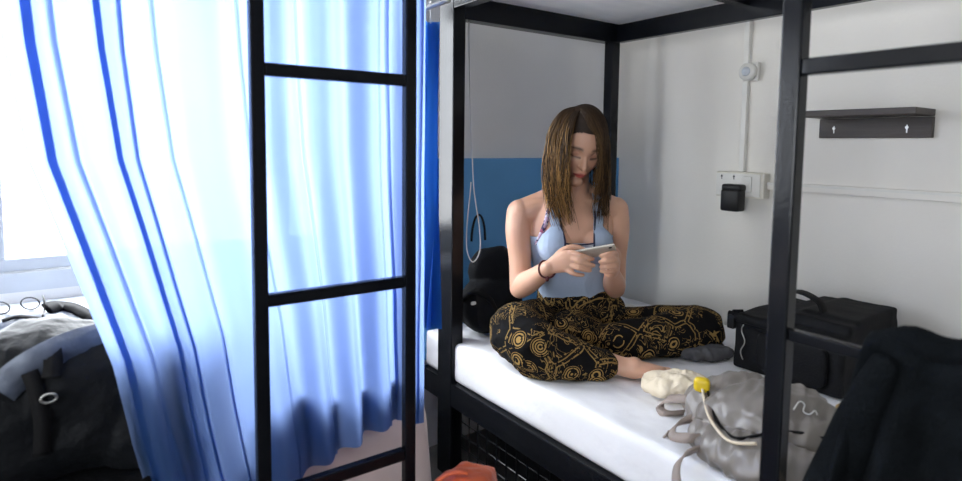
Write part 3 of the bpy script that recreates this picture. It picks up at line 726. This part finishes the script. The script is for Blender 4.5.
cl = [V((rungx - .034 - .006 * math.sin(k), jy0 - .035 + k * .012, rz - .01 - k * .04)) for k in range(9)]
obj('sleeve', tube(cl, [.02, .026, .030, .034, .036, .038, .038, .036, .03], [.012, .018, .02, .022, .024, .026, .026, .024, .02], side=V((0, 1, 0)), seg=16, sm=2, round_=True), M['jacket'], jk, True)
obj('collar', tube([V((rungx, jy0 - .03 - k * .03, rz + .026 + .006 * math.sin(k * 2))) for k in range(6)], [.012, .018, .022, .02, .022, .016], seg=12, sm=3, round_=True), M['jacket'], jk, True)

# ------------------------------------------------------------------ luggage on the window bed
me = remesh([box(-.60, .135, 1.243, 1.258, .22, .512), box(-.60, .135, 1.243, 1.50, .5035, .512)], .004, 2)  # added drape, carries the backpack's black down over the bed edge
displace(me, lambda c, n: (.003 * noise.noise(c * 14) if c.z < .495 and n.y < 0 else 0))
tag(link('added_drape', me, M['darkbag']), 'added black drape over the bed edge, continuing the dark front of the big travel backpack', 'blanket')
bgt = thing('travel_backpack', 'big black travel backpack lying in front, left of the swept curtain', 'backpack', (-.02, 1.42, MB))
G = V((.03, 1.44, MB + .01))
body = [rbox((G.x - .05, G.y, G.z + .13), (.25, .13, .13), pw=.6, yaw=-.1), rbox((G.x - .02, G.y - .0, G.z + .20), (.15, .11, .085), pw=.8, tilt=.2), rbox((.17, 1.395, MB + .16), (.12, .115, .15), pw=.35, taper=.35)]
me = lump(body, .006, .008, 8, 31, 4, fine=.0015)
for v in me.vertices: v.co.z = max(v.co.z, MB + .026); v.co.y = max(v.co.y, CYp + .030)
link('bag_body', me, M['nylon'], bgt); tb = bvh(me)
strip('zipper', bgt, ((0, 388), (15, 372), (32, 358), (55, 347), (80, 338), (105, 330)), .007, V((0, .3, .9)), M['black_plastic'], tb, .003)
strip('compression_strap', bgt, ((30, 372), (38, 392), (42, 420), (42, 455)), .026, V((1, 0, 0)), M['blackstrap'], tb, .006, .004)
strip('compression_strap', bgt, ((50, 345), (53, 362), (52, 378)), .03, V((1, 0, 0)), M['blackstrap'], tb, .006, .004)
strip('top_sheen_panel', bgt, ((0, 392), (20, 374), (45, 358), (75, 345), (108, 337)), .055, V((0, .3, .9)), M['greynylon'], tb, .004, .006, 'grey top panel with the window sheen in its colour')  # lighter strip paints the window sheen along the bag top
z_ = on2(50, 397, .006, tb)
if z_: obj('metal_ring', tube([z_ + V((.012 * math.cos(t * PI / 6), -.004, .008 * math.sin(t * PI / 6))) for t in range(13)], .0022, seg=6), M['metal'], bgt, True)
bg2 = thing('rucksack', 'blue grey rucksack with a black carry loop behind the black travel backpack', 'backpack', (-.12, 1.78, MB))
me = lump([rbox((-.14, 1.76, MB + .12), (.27, .13, .115), pw=.6, yaw=.1), rbox((-.05, 1.74, MB + .20), (.14, .10, .06), pw=.9, yaw=.1)], .007, .010, 8, 44, 4, fine=.002)
for v in me.vertices: v.co.z = max(v.co.z, MB + .014)
link('bag_body', me, M['greynylon'], bg2); rb_ = bvh(me)
strip('carry_loop', bg2, ((45, 312), (60, 309), (75, 312), (88, 320), (96, 330)), .03, V((.2, 1, .3)), M['blackstrap'], rb_, .008, .008)
strip('zipper', bg2, ((2, 322), (20, 318), (45, 321), (70, 330)), .008, V((0, .5, .8)), M['black_plastic'], rb_, .003)
# thin black glasses-like wire with clip on top
t1 = drop(rb_, V((-.06, 1.73, 0)), .004)
gl = thing('sunglasses', 'thin black wire glasses lying on the rucksack under the window', 'glasses', tuple(t1))
for k, (px, py) in enumerate(((14, 302), (34, 300))):
    c_ = drop(rb_, V((-.105 + k * .055, 1.73, 0)), .016); r_ = .022
    obj('rim', tube([c_ + RC * (r_ * math.cos(t * PI / 10)) + V((0, 0, .014 * math.sin(t * PI / 10))) + F0 * .0 for t in range(21)], .0016, seg=6), M['black_plastic'], gl, True)
p0 = drop(rb_, V((-.022, 1.725, 0)), .018)
obj('temple', tube([p0, p0 + RC * .012 + V((0, 0, -.012)) - F0 * .02, p0 + RC * .03 + V((0, 0, -.018)) - F0 * .05], .0022, seg=6, sm=3), M['black_plastic'], gl, True)
obj('temple', tube([p0, p0 - RC * .004 + V((0, 0, .016)), p0 + RC * .016 + V((0, 0, -.006)) - F0 * .02], .0022, seg=6, sm=3), M['black_plastic'], gl, True)

# orange rucksack on the floor
oc = onZ(455, 500, .45); oc = at(450, 500, 1.20)
me = lump([rbox((oc.x, oc.y - .01, .235), (.160, .085, .235), pw=.6, yaw=.6), rbox((oc.x + .01, oc.y - .02, .44), (.13, .068, .044), pw=.9, yaw=.6)], .005, .009, 14, 55, 3, (1, 1, .7), .002)
top_ = max(v.co.z for v in me.vertices)
for v in me.vertices: v.co.z = max(v.co.z, .003)
og = thing('rucksack', 'orange rucksack standing on the floor at the foot of the silver-lit post', 'rucksack', (oc.x, oc.y, 0))
link('bag_body', me, M['orange'], og); ot = bvh(me)
print('orange top', top_)
a_ = drop(ot, oc + R0 * -.03, .008); b_ = drop(ot, oc + R0 * .035, .008)
obj('carry_loop', ribbon([a_, a_.lerp(b_, .3) + V((0, 0, .012)), a_.lerp(b_, .7) + V((0, 0, .010)), b_], F0, .016, .003), M['orange'], og, True)
# ------------------------------------------------------------------ the woman
LV = V((.866, -.5, 0)); FW = V((-.5, -.866, 0))
base = ath(578, 2.08, MZ)
wo = thing('person', 'woman with long wet hair in a blue tank top sitting cross-legged with a phone', 'person', tuple(base))
pel, wai, che, upc, nkb = at(579, 336, 2.10), at(574, 288, 2.06), at(570, 240, 1.99), at(569, 211, 1.965), at(573, 194, 1.955)
shR, shL = at(520, 213, 1.955), at(615, 210, 2.005)
elR, elL = at(520, 288, 1.955), at(615, 288, 2.02)
wrR, wrL = at(550, 267, 1.775), at(612, 272, 1.835)
HC = at(580.5, 143, 1.885)
fh = (-F0 * .995 + R0 * .06).normalized(); pt = math.radians(31)
hy = fh * math.cos(pt) - Z * math.sin(pt); hx0 = (-fh.cross(Z)).normalized()      # her left = image right
if hx0.dot(R0) < 0: hx0 = -hx0
hz0 = hx0.cross(hy); hz0 = hz0 if hz0.z > 0 else -hz0
rl = math.radians(8); hx_ = hx0 * math.cos(rl) - hz0 * math.sin(rl); hz_ = hz0 * math.cos(rl) + hx0 * math.sin(rl)
def hp(x, y, z): return HC + hx_ * x + hy * y + hz_ * z
def hloc(p): d = p - HC; return V((d.dot(hx_), d.dot(hy), d.dot(hz_)))
def head():
    vs, fs = ball((0, 0, 0), (1, 1, 1), seg=72, rings=54); out = []
    for v in vs:
        x, y, z = v.x * .073, v.y * (.090 if v.y > 0 else .098), v.z * .116
        if z < 0:
            t = min(1, -z / .116); x *= 1 - .30 * t ** 1.5
            if y < 0: y *= 1 - .45 * t
            else: y *= 1 + .16 * t
        if z > 0 and y > 0: y *= 1 - .04 * z / .116
        q = V((x, y, z))
        if v.y > 0:
            for sx in (-1, 1):
                g = math.exp(-(((x - sx * .031) / .017) ** 2 + ((z - .004) / .013) ** 2)); q.y -= .013 * g
                g = math.exp(-(((x - sx * .043) / .016) ** 2 + ((z + .030) / .018) ** 2)); q.y += .005 * g
            g = math.exp(-((x / .03) ** 2 + ((z + .058) / .02) ** 2)); q.y += .006 * g
        out.append(hp(q.x, q.y, q.z))
    return out, fs
AXH = (hx_, hy, hz_)
parts = [head(),
    tube([hp(0, .079, .012), hp(0, .089, -.006), hp(0, .101, -.026), hp(0, .099, -.034)], [.0055, .007, .0095, .008], seg=12, sm=3, round_=True),
    ball(hp(-.010, .090, -.032), (.0075, .009, .0065), AXH, 12, 8), ball(hp(.010, .090, -.032), (.0075, .009, .0065), AXH, 12, 8),
    tube([hp(-.023, .081, -.060), hp(-.010, .0895, -.0565), hp(0, .0905, -.058), hp(.010, .0895, -.0565), hp(.023, .081, -.060)], [.0025, .0048, .0045, .0048, .0025], seg=10, sm=2, round_=True),
    tube([hp(-.019, .081, -.066), hp(0, .0895, -.0685), hp(.019, .081, -.066)], [.003, .0062, .003], seg=10, sm=3, round_=True),
    ball(hp(0, .070, -.096), (.024, .021, .019), AXH, 14, 10),
    ball(hp(-.031, .065, .003), (.0155, .0125, .0115), AXH, 14, 10), ball(hp(.031, .065, .003), (.0155, .0125, .0115), AXH, 14, 10),
    tube([hp(-.048, .066, .020), hp(-.03, .078, .023), hp(-.012, .082, .018)], [.004, .0055, .004], seg=10, sm=2, round_=True),
    tube([hp(.048, .066, .020), hp(.03, .078, .023), hp(.012, .082, .018)], [.004, .0055, .004], seg=10, sm=2, round_=True),
    ball(hp(-.071, -.008, -.012), (.007, .017, .028), AXH, 12, 8), ball(hp(.071, -.008, -.012), (.007, .017, .028), AXH, 12, 8)]
neck = tube([hp(0, -.028, -.055), nkb + Z * .012, nkb - Z * .03], [.052, .050, .056], [.050, .048, .052], side=LV, seg=24, sm=3, round_=True)
parts += [neck]
def torso(g=0.0, k=1.0):
    sp = [pel - Z * .03, pel + Z * .04, pel.lerp(wai, .6), wai, wai.lerp(che, .45), che, che.lerp(upc, .5), upc, nkb.lerp(upc, .3)]
    wd = [.155, .160, .135, .116, .120, .136, .142, .125, .075]; dp = [.105, .105, .09, .082, .088, .096, .092, .074, .05]
    o = [tube(sp, [a + g for a in wd], [a + g for a in dp], side=LV, seg=40, sm=5, round_=True)]
    for s in (-1, 1):
        c_ = che.lerp(wai, -.02) + FW * (.066) + LV * (s * .062) - Z * .004
        o.append(ball(c_, (.056 + g, .052 + g, .056 + g), (LV, FW, Z), 20, 14))
    return o
parts += torso()
for s, sh, el, wr in ((-1, shR, elR, wrR), (1, shL, elL, wrL)):
    inn = upc + LV * (s * .05) + Z * .012
    parts.append(tube([inn, inn.lerp(sh, .6) + Z * .004, sh - Z * .004], [.042, .042, .043], seg=20, sm=3, round_=True))
    parts.append(tube([sh + Z * .002, sh.lerp(el, .25) - LV * (-s * .006), sh.lerp(el, .6), el + Z * .015, el], [.043, .0415, .036, .034, .033], [.045, .043, .038, .035, .033], seg=24, sm=4, round_=True))
    fm = el.lerp(wr, .3)
    parts.append(tube([el, fm, el.lerp(wr, .7), wr], [.034, .036, .028, .0215], [.034, .037, .029, .024], seg=24, sm=4, round_=True))
# pecs / clavicles
for s, sh in ((-1, shR), (1, shL)):
    parts.append(tube([nkb + FW * .040 - Z * .012 + LV * s * .012, nkb.lerp(sh, .5) + FW * .034 + Z * .004, sh + Z * .028], [.007, .007, .006], seg=8, sm=4, round_=True))
    parts.append(tube([nkb + Z * .03 + LV * s * .02, nkb.lerp(sh, .45) + Z * .022 - FW * .012, sh + Z * .018 - FW * .006], [.03, .026, .026], seg=16, sm=3, round_=True))

# hands ------------------------------------------------------------
def finger(P, r): return tube([at(*p) for p in P], r, seg=12, sm=3, round_=True)
def dpt(p): return (p - EYE).dot(FC)
rh = [tube([wrR, at(558, 263.5, 1.762), at(567, 261, 1.748), at(573, 261.5, 1.742)], [.022, .029, .033, .031], [.017, .0155, .0135, .011], side=UC, seg=20, sm=3, round_=True),
      finger([(571, 252.5, 1.742), (580, 255, 1.728), (588, 258, 1.735), (592.5, 259, 1.748)], [.0090, .0084, .0076, .0064]),
      finger([(572, 258.5, 1.738), (581, 261.5, 1.722), (589, 264.5, 1.730), (593.5, 265.5, 1.744)], [.0090, .0086, .0078, .0066]),
      finger([(571, 265, 1.740), (579, 268, 1.725), (586, 270, 1.733), (590, 270.5, 1.746)], [.0086, .0082, .0074, .0062]),
      finger([(567, 270, 1.745), (573, 273.5, 1.733), (579, 275, 1.738), (583, 275, 1.748)], [.0078, .0072, .0066, .0056]),
      finger([(556, 259, 1.770), (562, 252, 1.772), (571, 247.5, 1.770), (579, 248, 1.768), (585, 250.5, 1.764)], [.014, .0125, .0105, .0092, .0075])]
lh = [tube([wrL, at(614, 267, 1.800), at(615, 262.5, 1.770), at(614, 261, 1.758)], [.022, .026, .031, .028], [.018, .018, .014, .012], side=UC, seg=20, sm=3, round_=True),
      finger([(616, 254.5, 1.765), (614, 253, 1.745), (606.5, 254.5, 1.735), (601, 256, 1.742)], [.0088, .0084, .0076, .0064]),
      finger([(616, 260, 1.762), (614, 260, 1.740), (606, 261, 1.730), (600.5, 262, 1.738)], [.0090, .0086, .0078, .0066]),
      finger([(615, 266, 1.765), (613, 266.5, 1.744), (606, 267, 1.736), (601, 267, 1.744)], [.0086, .0082, .0074, .0062]),
      finger([(613, 271, 1.772), (610, 272, 1.752), (605, 272, 1.746), (601, 271, 1.752)], [.0078, .0072, .0066, .0056]),
      finger([(616, 262, 1.795), (617, 254, 1.798), (612, 248.5, 1.790), (606, 248.5, 1.782), (602, 250, 1.776)], [.014, .0125, .0105, .0092, .0075])]
parts += rh + lh

# legs under the trousers, ankle and foot --------------------------
knR, knL = ath(519, 1.83, .570), ath(703, 1.97, .540)
hiR, hiL = pel - LV * .085 - Z * .01, pel + LV * .085 - Z * .01
anR, anL = ath(628, 1.72, MZ + .036), ath(590, 1.86, MZ + .055)
ftR, ftL = ath(668, 1.69, MZ + .034), ath(545, 1.93, MZ + .06)
for a_, b_ in ((hiR, knR), (hiL, knL)): parts.append(tube([a_, a_.lerp(b_, .5), b_], [.072, .068, .050], seg=20, sm=4, round_=True))
parts.append(tube([knR, knR.lerp(anR, .35), anR.lerp(knR, .25), anR, anR.lerp(ftR, .3)], [.048, .046, .032, .028, .032], seg=20, sm=4, round_=True))
parts.append(tube([knL, knL.lerp(anL, .35), anL], [.048, .046, .030], seg=20, sm=4, round_=True))
parts.append(tube([anR, anR.lerp(ftR, .5) - Z * .002, ftR], [.030, .030, .020], [.027, .024, .014], side=(ftR - anR).cross(Z), seg=16, sm=3, round_=True))
parts.append(tube([anL, anL.lerp(ftL, .5), ftL], [.030, .030, .022], [.027, .024, .014], side=(ftL - anL).cross(Z), seg=16, sm=3, round_=True))
d_ = (ftR - anR).normalized(); s_ = d_.cross(Z).normalized()
for k in range(5): 
    st = ftR + s_ * (-.020 + k * .010); parts.append(tube([st - d_ * .005, st + d_ * (.022 - k * .003), st + d_ * (.030 - k * .003) - Z * .003], [.0078 - k * .0006] * 3, seg=8, round_=True))
print('body remesh'); body = remesh(parts, .0029, 3, .5); print('body verts', len(body.vertices))
for v in body.vertices:
    if v.co.z < MZ + .006: v.co.z = MZ + .006
attr = body.color_attributes.new('Col', 'FLOAT_COLOR', 'POINT')
def sm01(a, b, x): t = max(0, min(1, (x - a) / (b - a))); return t * t * (3 - 2 * t)
buf = []
for v in body.vertices:
    c = V((.63, .36, .245)); p = v.co
    c *= 1 + .06 * noise.noise(p * 22)
    if (p - HC).length < .16:
        h = hloc(p)
        if h.y > .03:
            ax_ = abs(h.x)
            g = math.exp(-((ax_ - .040) / .018) ** 2 - ((h.z + .032) / .018) ** 2); c = c.lerp(V((.62, .27, .20)), .5 * g)
            if ax_ < .0225 and h.y > .073:
                lipc = -.0625 + .0; w = math.exp(-(((h.z - lipc) / (.0088 * (1 - (ax_ / .0235) ** 2) + .0008)) ** 4)); c = c.lerp(V((.40, .06, .055)), .95 * w)
                w = math.exp(-((h.z + .0618 + .0 * ax_) / .0014) ** 2) ; c = c.lerp(V((.14, .02, .02)), .8 * w)
            u = (ax_ - .031) / .0155
            if abs(u) < 1.05:
                zl = -.0048 - .0016 * (1 - u * u) + (.001 if u > .5 else 0)
                w = math.exp(-((h.z - zl) / .0027) ** 2); c = c.lerp(V((.03, .018, .014)), .95 * w)
                w = math.exp(-((h.z - .0015) / .0085) ** 2) * max(0, 1 - u * u); c = c.lerp(V((.34, .15, .11)), .65 * w)
            ub = (ax_ - .032) / .021
            if abs(ub) < 1:
                zb = .0225 + .003 * (1 - ub * ub) - .003 * max(0, ub); w = math.exp(-((h.z - zb) / (.0034 - .0012 * ub)) ** 2) * (1 - abs(ub) ** 5); c = c.lerp(V((.07, .038, .022)), .95 * w)
            for sx in (-1, 1):
                w = math.exp(-(((h.x - sx * .0065) / .0030) ** 2 + ((h.z + .0375) / .0025) ** 2)); c = c.lerp(V((.10, .03, .025)), .8 * w)
    buf += [c.x, c.y, c.z, 1]
attr.data.foreach_set('color', buf)
link('body', body, M['skin'], wo)
bodyt = bvh(body)
# nails
for (px, py, dd) in ((588.5, 249.2, 1.760), (599.5, 248.6, 1.772)):
    hit = bodyt.ray_cast(EYE, ray(px, py).normalized())[0]
    if hit: obj('thumb_nail', ball(hit, (.0045, .0035, .003), (RC, UC, FC), 10, 6), mat('nail', (.72, .48, .42), .25), wo, True)

# tank top -------------------------------------------------------------
W0 = wai
def tl(p):                                                  # torso coordinates: side, forward, height above the waist
    d = p - che; return d.dot(LV), d.dot(FW), p.z
def armtubes(): return []
topm = remesh(torso(.0060) + [tube([upc + LV * (s * .03) + Z * .012, upc.lerp(sh, .75) + Z * .006], [.049, .049], seg=20, round_=True) for s, sh in ((-1, shR), (1, shL))], .0035, 4)
displace(topm, lambda c, n: .0022 * ridged(c, 15, 5, (1, 1, .8)) * sm01(-.02, .08, che.z - c.z) + .0010 * noise.noise(c * 30))
zTop = che.z
def keep_top(c, n):
    s, f, z = tl(c); zz = z - zTop; a = abs(s)
    if z < pel.z + .075: return False
    if f > -.015:                                            # front
        neckx = .046 + .12 * max(0, zz - .02) if zz > -.012 else (.046 * max(0, 1 - ((-.012 - zz) / .028) ** 2) ** .5 if zz > -.040 else -1)
        if a < neckx: return False
        if zz > .02: return neckx < a < max(.125 - 1.1 * (zz - .02), neckx + .034) and zz < .16
        return True
    if zz > .02: return .045 < a < .085 and zz < .16
    return zz < .02
tt = filt(topm, keep_top, .0025); link('tank_top', tt, M['top'], wo); ttb = bvh(tt)
# camisole under it
cm = remesh(torso(.0032), .0035, 3)
cm = filt(cm, lambda c, n: tl(c)[1] > .02 and abs(tl(c)[0]) < .075 and -.09 < tl(c)[2] - zTop < .006 - .0 * abs(tl(c)[0]), .0015)
link('camisole', cm, M['top2'], wo, label='paler camisole at the neckline')
def onbody(s, zz, h, tree=bodyt, f0=.155):
    o = che + LV * s + Z * zz + FW * f0; hit = tree.ray_cast(o, -FW); return hit[0] + hit[1] * h if hit[0] else None
def trim(name, pts, r, m, tree=bodyt, h=.004, label=None, w=None):
    P = [x for x in (onbody(s, z, h, tree) for s, z in pts) if x]
    if len(P) > 2: return obj(name, tube(P, r, seg=8, sm=4) if not w else ribbon(P, LV, w, .003, sm=4), m, wo, True, label=label)
for s in (-1, 1):
    trim('neckline_trim', [(s * .040, -.034), (s * .047, -.012), (s * .048, .02), (s * .052, .05), (s * .056, .08), (s * .058, .10)], .0030, M['navy'], h=.006, label='dark navy trim')
trim('neckline_trim', [(-.046, .008), (-.03, .004), (0, .002), (.03, .004), (.046, .008)], .0022, M['navy'], h=.006, label='dark navy trim')
trim('bra_strap', [(-.118, -.005), (-.112, .02), (-.104, .045), (-.096, .07), (-.090, .095), (-.086, .11)], .004, M['strapprint'], h=.006, label='patterned bra strap', w=.015)
# bracelet
bw = wrR.lerp(elR, .10); bd = (wrR - elR).normalized(); T_, fr_ = frames([bw, bw + bd * .01]); n_, b_ = fr_[0]
obj('bracelet', tube([bw + n_ * (.0265 * math.cos(t * PI / 12)) + b_ * (.0275 * math.sin(t * PI / 12)) + bd * .004 * math.sin(t * PI / 6) for t in range(25)], .0028, seg=8), mat('dark_red_cord', (.09, .015, .02), .7), wo, True, label='dark red cord bracelet')
kn = bw + UC * -.026 - FC * .010
obj('bracelet_knot', rbox(kn, (.005, .005, .009), pw=.8), bpy.data.materials['dark_red_cord'], wo, True)

# trousers ---------------------------------------------------------------
pp = [tube([pel - Z * .015, pel + Z * .06, pel.lerp(wai, .72), wai + Z * .002], [.168, .162, .140, .124], [.118, .112, .098, .088], side=LV, seg=36, sm=4),
      tube([hiR + Z * .0, hiR.lerp(knR, .5) + Z * .014, knR], [.098, .097, .086], [.098, .092, .084], seg=28, sm=4, round_=True),
      tube([hiL + Z * .0, hiL.lerp(knL, .5) + Z * .006, knL + LV * .01], [.095, .088, .076], [.092, .084, .076], seg=28, sm=4, round_=True),
      tube([knR, ath(540, 1.735, .548), ath(575, 1.715, .530), ath(606, 1.715, .518)], [.084, .076, .060, .044], [.082, .070, .056, .044], seg=28, sm=4, round_=True),
      tube([knL, ath(660, 1.90, .538), ath(618, 1.87, .530), ath(590, 1.88, .530)], [.074, .066, .056, .05], seg=28, sm=4, round_=True),
      ball(pel + FW * .10 - Z * .03, (.10, .10, .06), (LV, FW, Z)), ball(ath(575, 1.90, .55), (.11, .09, .07))]
pm = remesh(pp, .0045, 4)
def pf(c, n):
    amp = .011 + .009 * noise.noise(c * 4)
    return amp * (ridged(c, 7, 3, (1, 1, 1.8)) - .3) + .0035 * ridged(c, 17, 8, (1, 1, 1.6)) + .001 * noise.noise(c * 45)
displace(pm, pf)
for v in pm.vertices:
    if v.co.z < MZ + .004: v.co.z = MZ + .004 + .0
pants = link('trousers', pm, M['pants'], wo)
pmt = bvh(pm)
# waistband seam and cuff
rr = []
for k in range(49):
    a_ = 2 * PI * k / 48; rr.append(pel.lerp(wai, .55) + LV * (.152 * math.cos(a_)) + FW * (.108 * math.sin(a_)))
obj('waist_cord', tube(rr, .003, seg=6), mat('gold_thread', (.40, .27, .09), .6), pants, True)
cf = ath(608, 1.715, .516); dr = (ath(606, 1.715, .518) - ath(575, 1.715, .530)).normalized(); T_, fr_ = frames([cf, cf + dr]); n_, b_ = fr_[0]
obj('cuff', tube([cf + n_ * (.042 * math.cos(t * PI / 12)) + b_ * (.042 * math.sin(t * PI / 12)) for t in range(25)], .005, seg=8), M['pants'], pants, True)

# hair -------------------------------------------------------------------
rnd = random.Random(11)
LFAM = [[(582, 109, 1.84), (577, 115, 1.804), (572, 128, 1.783), (569, 148, 1.776), (568.5, 172, 1.795), (570, 198, 1.86), (577, 236, 1.895)],
        [(580, 107, 1.87), (563, 111.5, 1.84), (552, 128, 1.83), (547.5, 152, 1.835), (547, 178, 1.85), (551, 205, 1.87), (563, 243, 1.885)],
        [(579, 108, 1.93), (563, 112, 1.95), (551.5, 130, 1.955), (548.5, 156, 1.96), (548, 182, 1.965), (551, 204, 1.95), (557, 230, 1.90)]]
RFAM = [[(576, 108.5, 1.85), (582, 115, 1.810), (588, 126, 1.788), (597, 138, 1.784), (599, 156, 1.79), (596, 182, 1.835), (588, 226, 1.885)],
        [(583, 107, 1.87), (598, 111.5, 1.86), (606, 128, 1.87), (608, 150, 1.885), (607.5, 176, 1.90), (606, 202, 1.925), (603, 242, 1.92)],
        [(583, 108, 1.93), (597, 112, 1.96), (605, 130, 1.98), (607, 155, 1.99), (607, 180, 1.995), (606, 204, 1.985), (602, 224, 1.95)]]
BFAM = [[(578, 108, 1.95), (566, 114, 1.985), (560, 135, 1.995), (558, 160, 2.0), (559, 185, 2.0), (560, 210, 1.98), (560, 222, 1.96)],
        [(582, 108, 1.96), (582, 113, 2.0), (582, 135, 2.01), (582, 160, 2.01), (582, 185, 2.0), (582, 205, 1.99), (582, 215, 1.98)],
        [(584, 108, 1.95), (597, 114, 1.985), (601, 135, 1.995), (602, 160, 2.0), (602, 185, 2.0), (603, 210, 1.985), (603, 222, 1.97)]]
def fam(F, s, k):
    i = 0 if s < .5 else 1; t = (s - i * .5) * 2; a_, b_ = at(*F[i][k]), at(*F[i + 1][k]); return a_.lerp(b_, t)
root = hp(0, -.01, .03)
hv, hf, hc = [], [], []
def strand(F, s, js, sc_, wob, r, ln, blond):
    P = [fam(F, min(1, max(0, s + js * (1.3 - .2 * k))), k) for k in range(7)]
    ax0 = hp(0, -.01, -.02)
    Q = catmull(P, 5); n = max(8, int(len(Q) * ln)); Q = Q[:n]; ph, fr = rnd.uniform(0, 6.28), rnd.uniform(3, 7)
    out = []
    jj = V((rnd.gauss(0, 1), rnd.gauss(0, 1), 0)) * .004
    for i, p in enumerate(Q):
        t = i / (len(Q) - 1)
        cen = V((HC.x, HC.y, min(p.z, HC.z + .05))); d = (p - cen); 
        p = cen + d * (1 + sc_ * (1 - .3 * t)) + jj * t
        w_ = wob * t ** 1.3
        p = p + RC * (w_ * math.sin(ph + fr * t * 2.2)) + F0 * (w_ * .7 * math.cos(ph * 1.7 + fr * t * 2)) + Z * (w_ * .3 * math.sin(ph + fr * t * 3))
        hl_ = hloc(p)
        if hl_.z > -.05:
            e_ = math.sqrt((hl_.x / .0800) ** 2 + (hl_.y / (.0955 if hl_.y > 0 else .107)) ** 2 + (hl_.z / .124) ** 2)
            if e_ < 1: hl_ = hl_ / e_; p = hp(*hl_)
        if t > .84: cu_ = (t - .84) / .16; p += RC * (.007 * cu_ * math.sin(ph)) + Z * (.008 * cu_ * cu_)
        out.append(p)
    R_ = [r * (1 - .72 * (i / (n - 1)) ** 1.8) for i in range(n)]
    v, f = tube(out, R_, seg=5); o = len(hv); hv.extend(v); hf.extend(tuple(i + o for i in q) for q in f)
    dk = V((.026, .015, .009)) * rnd.uniform(.5, 1.6); ld = V((.62, .35, .12)).lerp(V((.14, .075, .035)), 1 - blond)
    for i in range(n):
        t = i / (n - 1) * ln; k = sm01(.05, .95, t) * blond; c = dk.lerp(ld, k); hc.extend([(c.x, c.y, c.z, 1)] * 5)
def lock(F, s, ln, wob, cnt, blond):                         # several hairs that share one path: wet clumps
    sc0 = rnd.uniform(-.04, .045)
    for _ in range(cnt):
        strand(F, s, rnd.gauss(0, .022), sc0 + rnd.uniform(-.012, .012), wob * rnd.uniform(.6, 1.3), rnd.uniform(.0007, .0019), ln * rnd.uniform(.9, 1), blond * rnd.uniform(.55, 1.15))
for i in range(84): lock(LFAM, (i + rnd.random()) / 84, rnd.uniform(.90, 1.0), rnd.uniform(.004, .014), 7, rnd.choice((.15, .3, .5, .9, 1.1)))
for i in range(70): lock(RFAM, (i + rnd.random()) / 70, rnd.uniform(.88, 1.0), rnd.uniform(.003, .010), 7, rnd.choice((.05, .15, .3, .5)))
for i in range(44): lock(BFAM, (i + rnd.random()) / 44, rnd.uniform(.85, 1.0), .004, 4, .3)
# close cap under the strands
def capm():
    vs, fs = ball((0, 0, 0), (1, 1, 1), seg=128, rings=96); keep = []
    pos = []
    for v in vs:
        x, y, z = v.x * .0785, v.y * (.094 if v.y > 0 else .106), v.z * .1225; pos.append(hp(x, y, z))
    for f in fs:
        c = sum((vs[i] for i in f), V()) / len(f)
        hair = c.y < .12 + max(0, c.z - .10) * 1.1 or c.z > .62 - .55 * abs(c.x) ** 3
        if c.z < -.5 and c.y > -.1: hair = False
        if hair: keep.append(f)
    return pos, keep
v, f = capm(); used = sorted({i for q in f for i in q}); mp_ = {i: k + len(hv) for k, i in enumerate(used)}
hv.extend(v[i] for i in used); hf.extend(tuple(mp_[i] for i in q) for q in f); hc.extend([(.026, .017, .012, 1)] * len(used))
hm = bpy.data.meshes.new('hair'); hm.from_pydata([tuple(p) for p in hv], [], hf); hm.update()
at2 = hm.color_attributes.new('Col', 'FLOAT_COLOR', 'POINT'); at2.data.foreach_set('color', [x for c in hc for x in c])
link('hair', hm, M['hair'], wo); print('hair verts', len(hv))

# phone ---------------------------------------------------------------
pc = at(594.5, 252.0, 1.770); pa = (RC * .93 + UC * .20 - FC * .22).normalized()
pn = (Z * .84 + F0 * .54).normalized(); pn = (pn - pa * pn.dot(pa)).normalized(); pb = pn.cross(pa)
def pbx(a0, a1, b0, b1, n0, n1):
    v, f = box(a0, a1, b0, b1, n0, n1); return [pc + pa * q.x + pb * q.y + pn * q.z for q in v], f
ph = thing('mobile_phone', 'pale smartphone held sideways in both of the woman\'s hands', 'phone', tuple(pc))
obj('phone_case', pbx(-.060, .062, -.033, .033, -.004, .003), M['phone'], ph, True, bevel=.003, seg=3)
obj('screen', pbx(-.057, .059, -.030, .030, .0031, .0040), M['phonedark'], ph, bevel=.0003)
obj('camera_lens', tube([pc + pa * .048 - pb * .020 * (1 if pb.z < 0 else -1) - pn * .0038, pc + pa * .048 - pb * .020 * (1 if pb.z < 0 else -1) - pn * .0050], .005, seg=16), M['black_plastic'], ph, True)
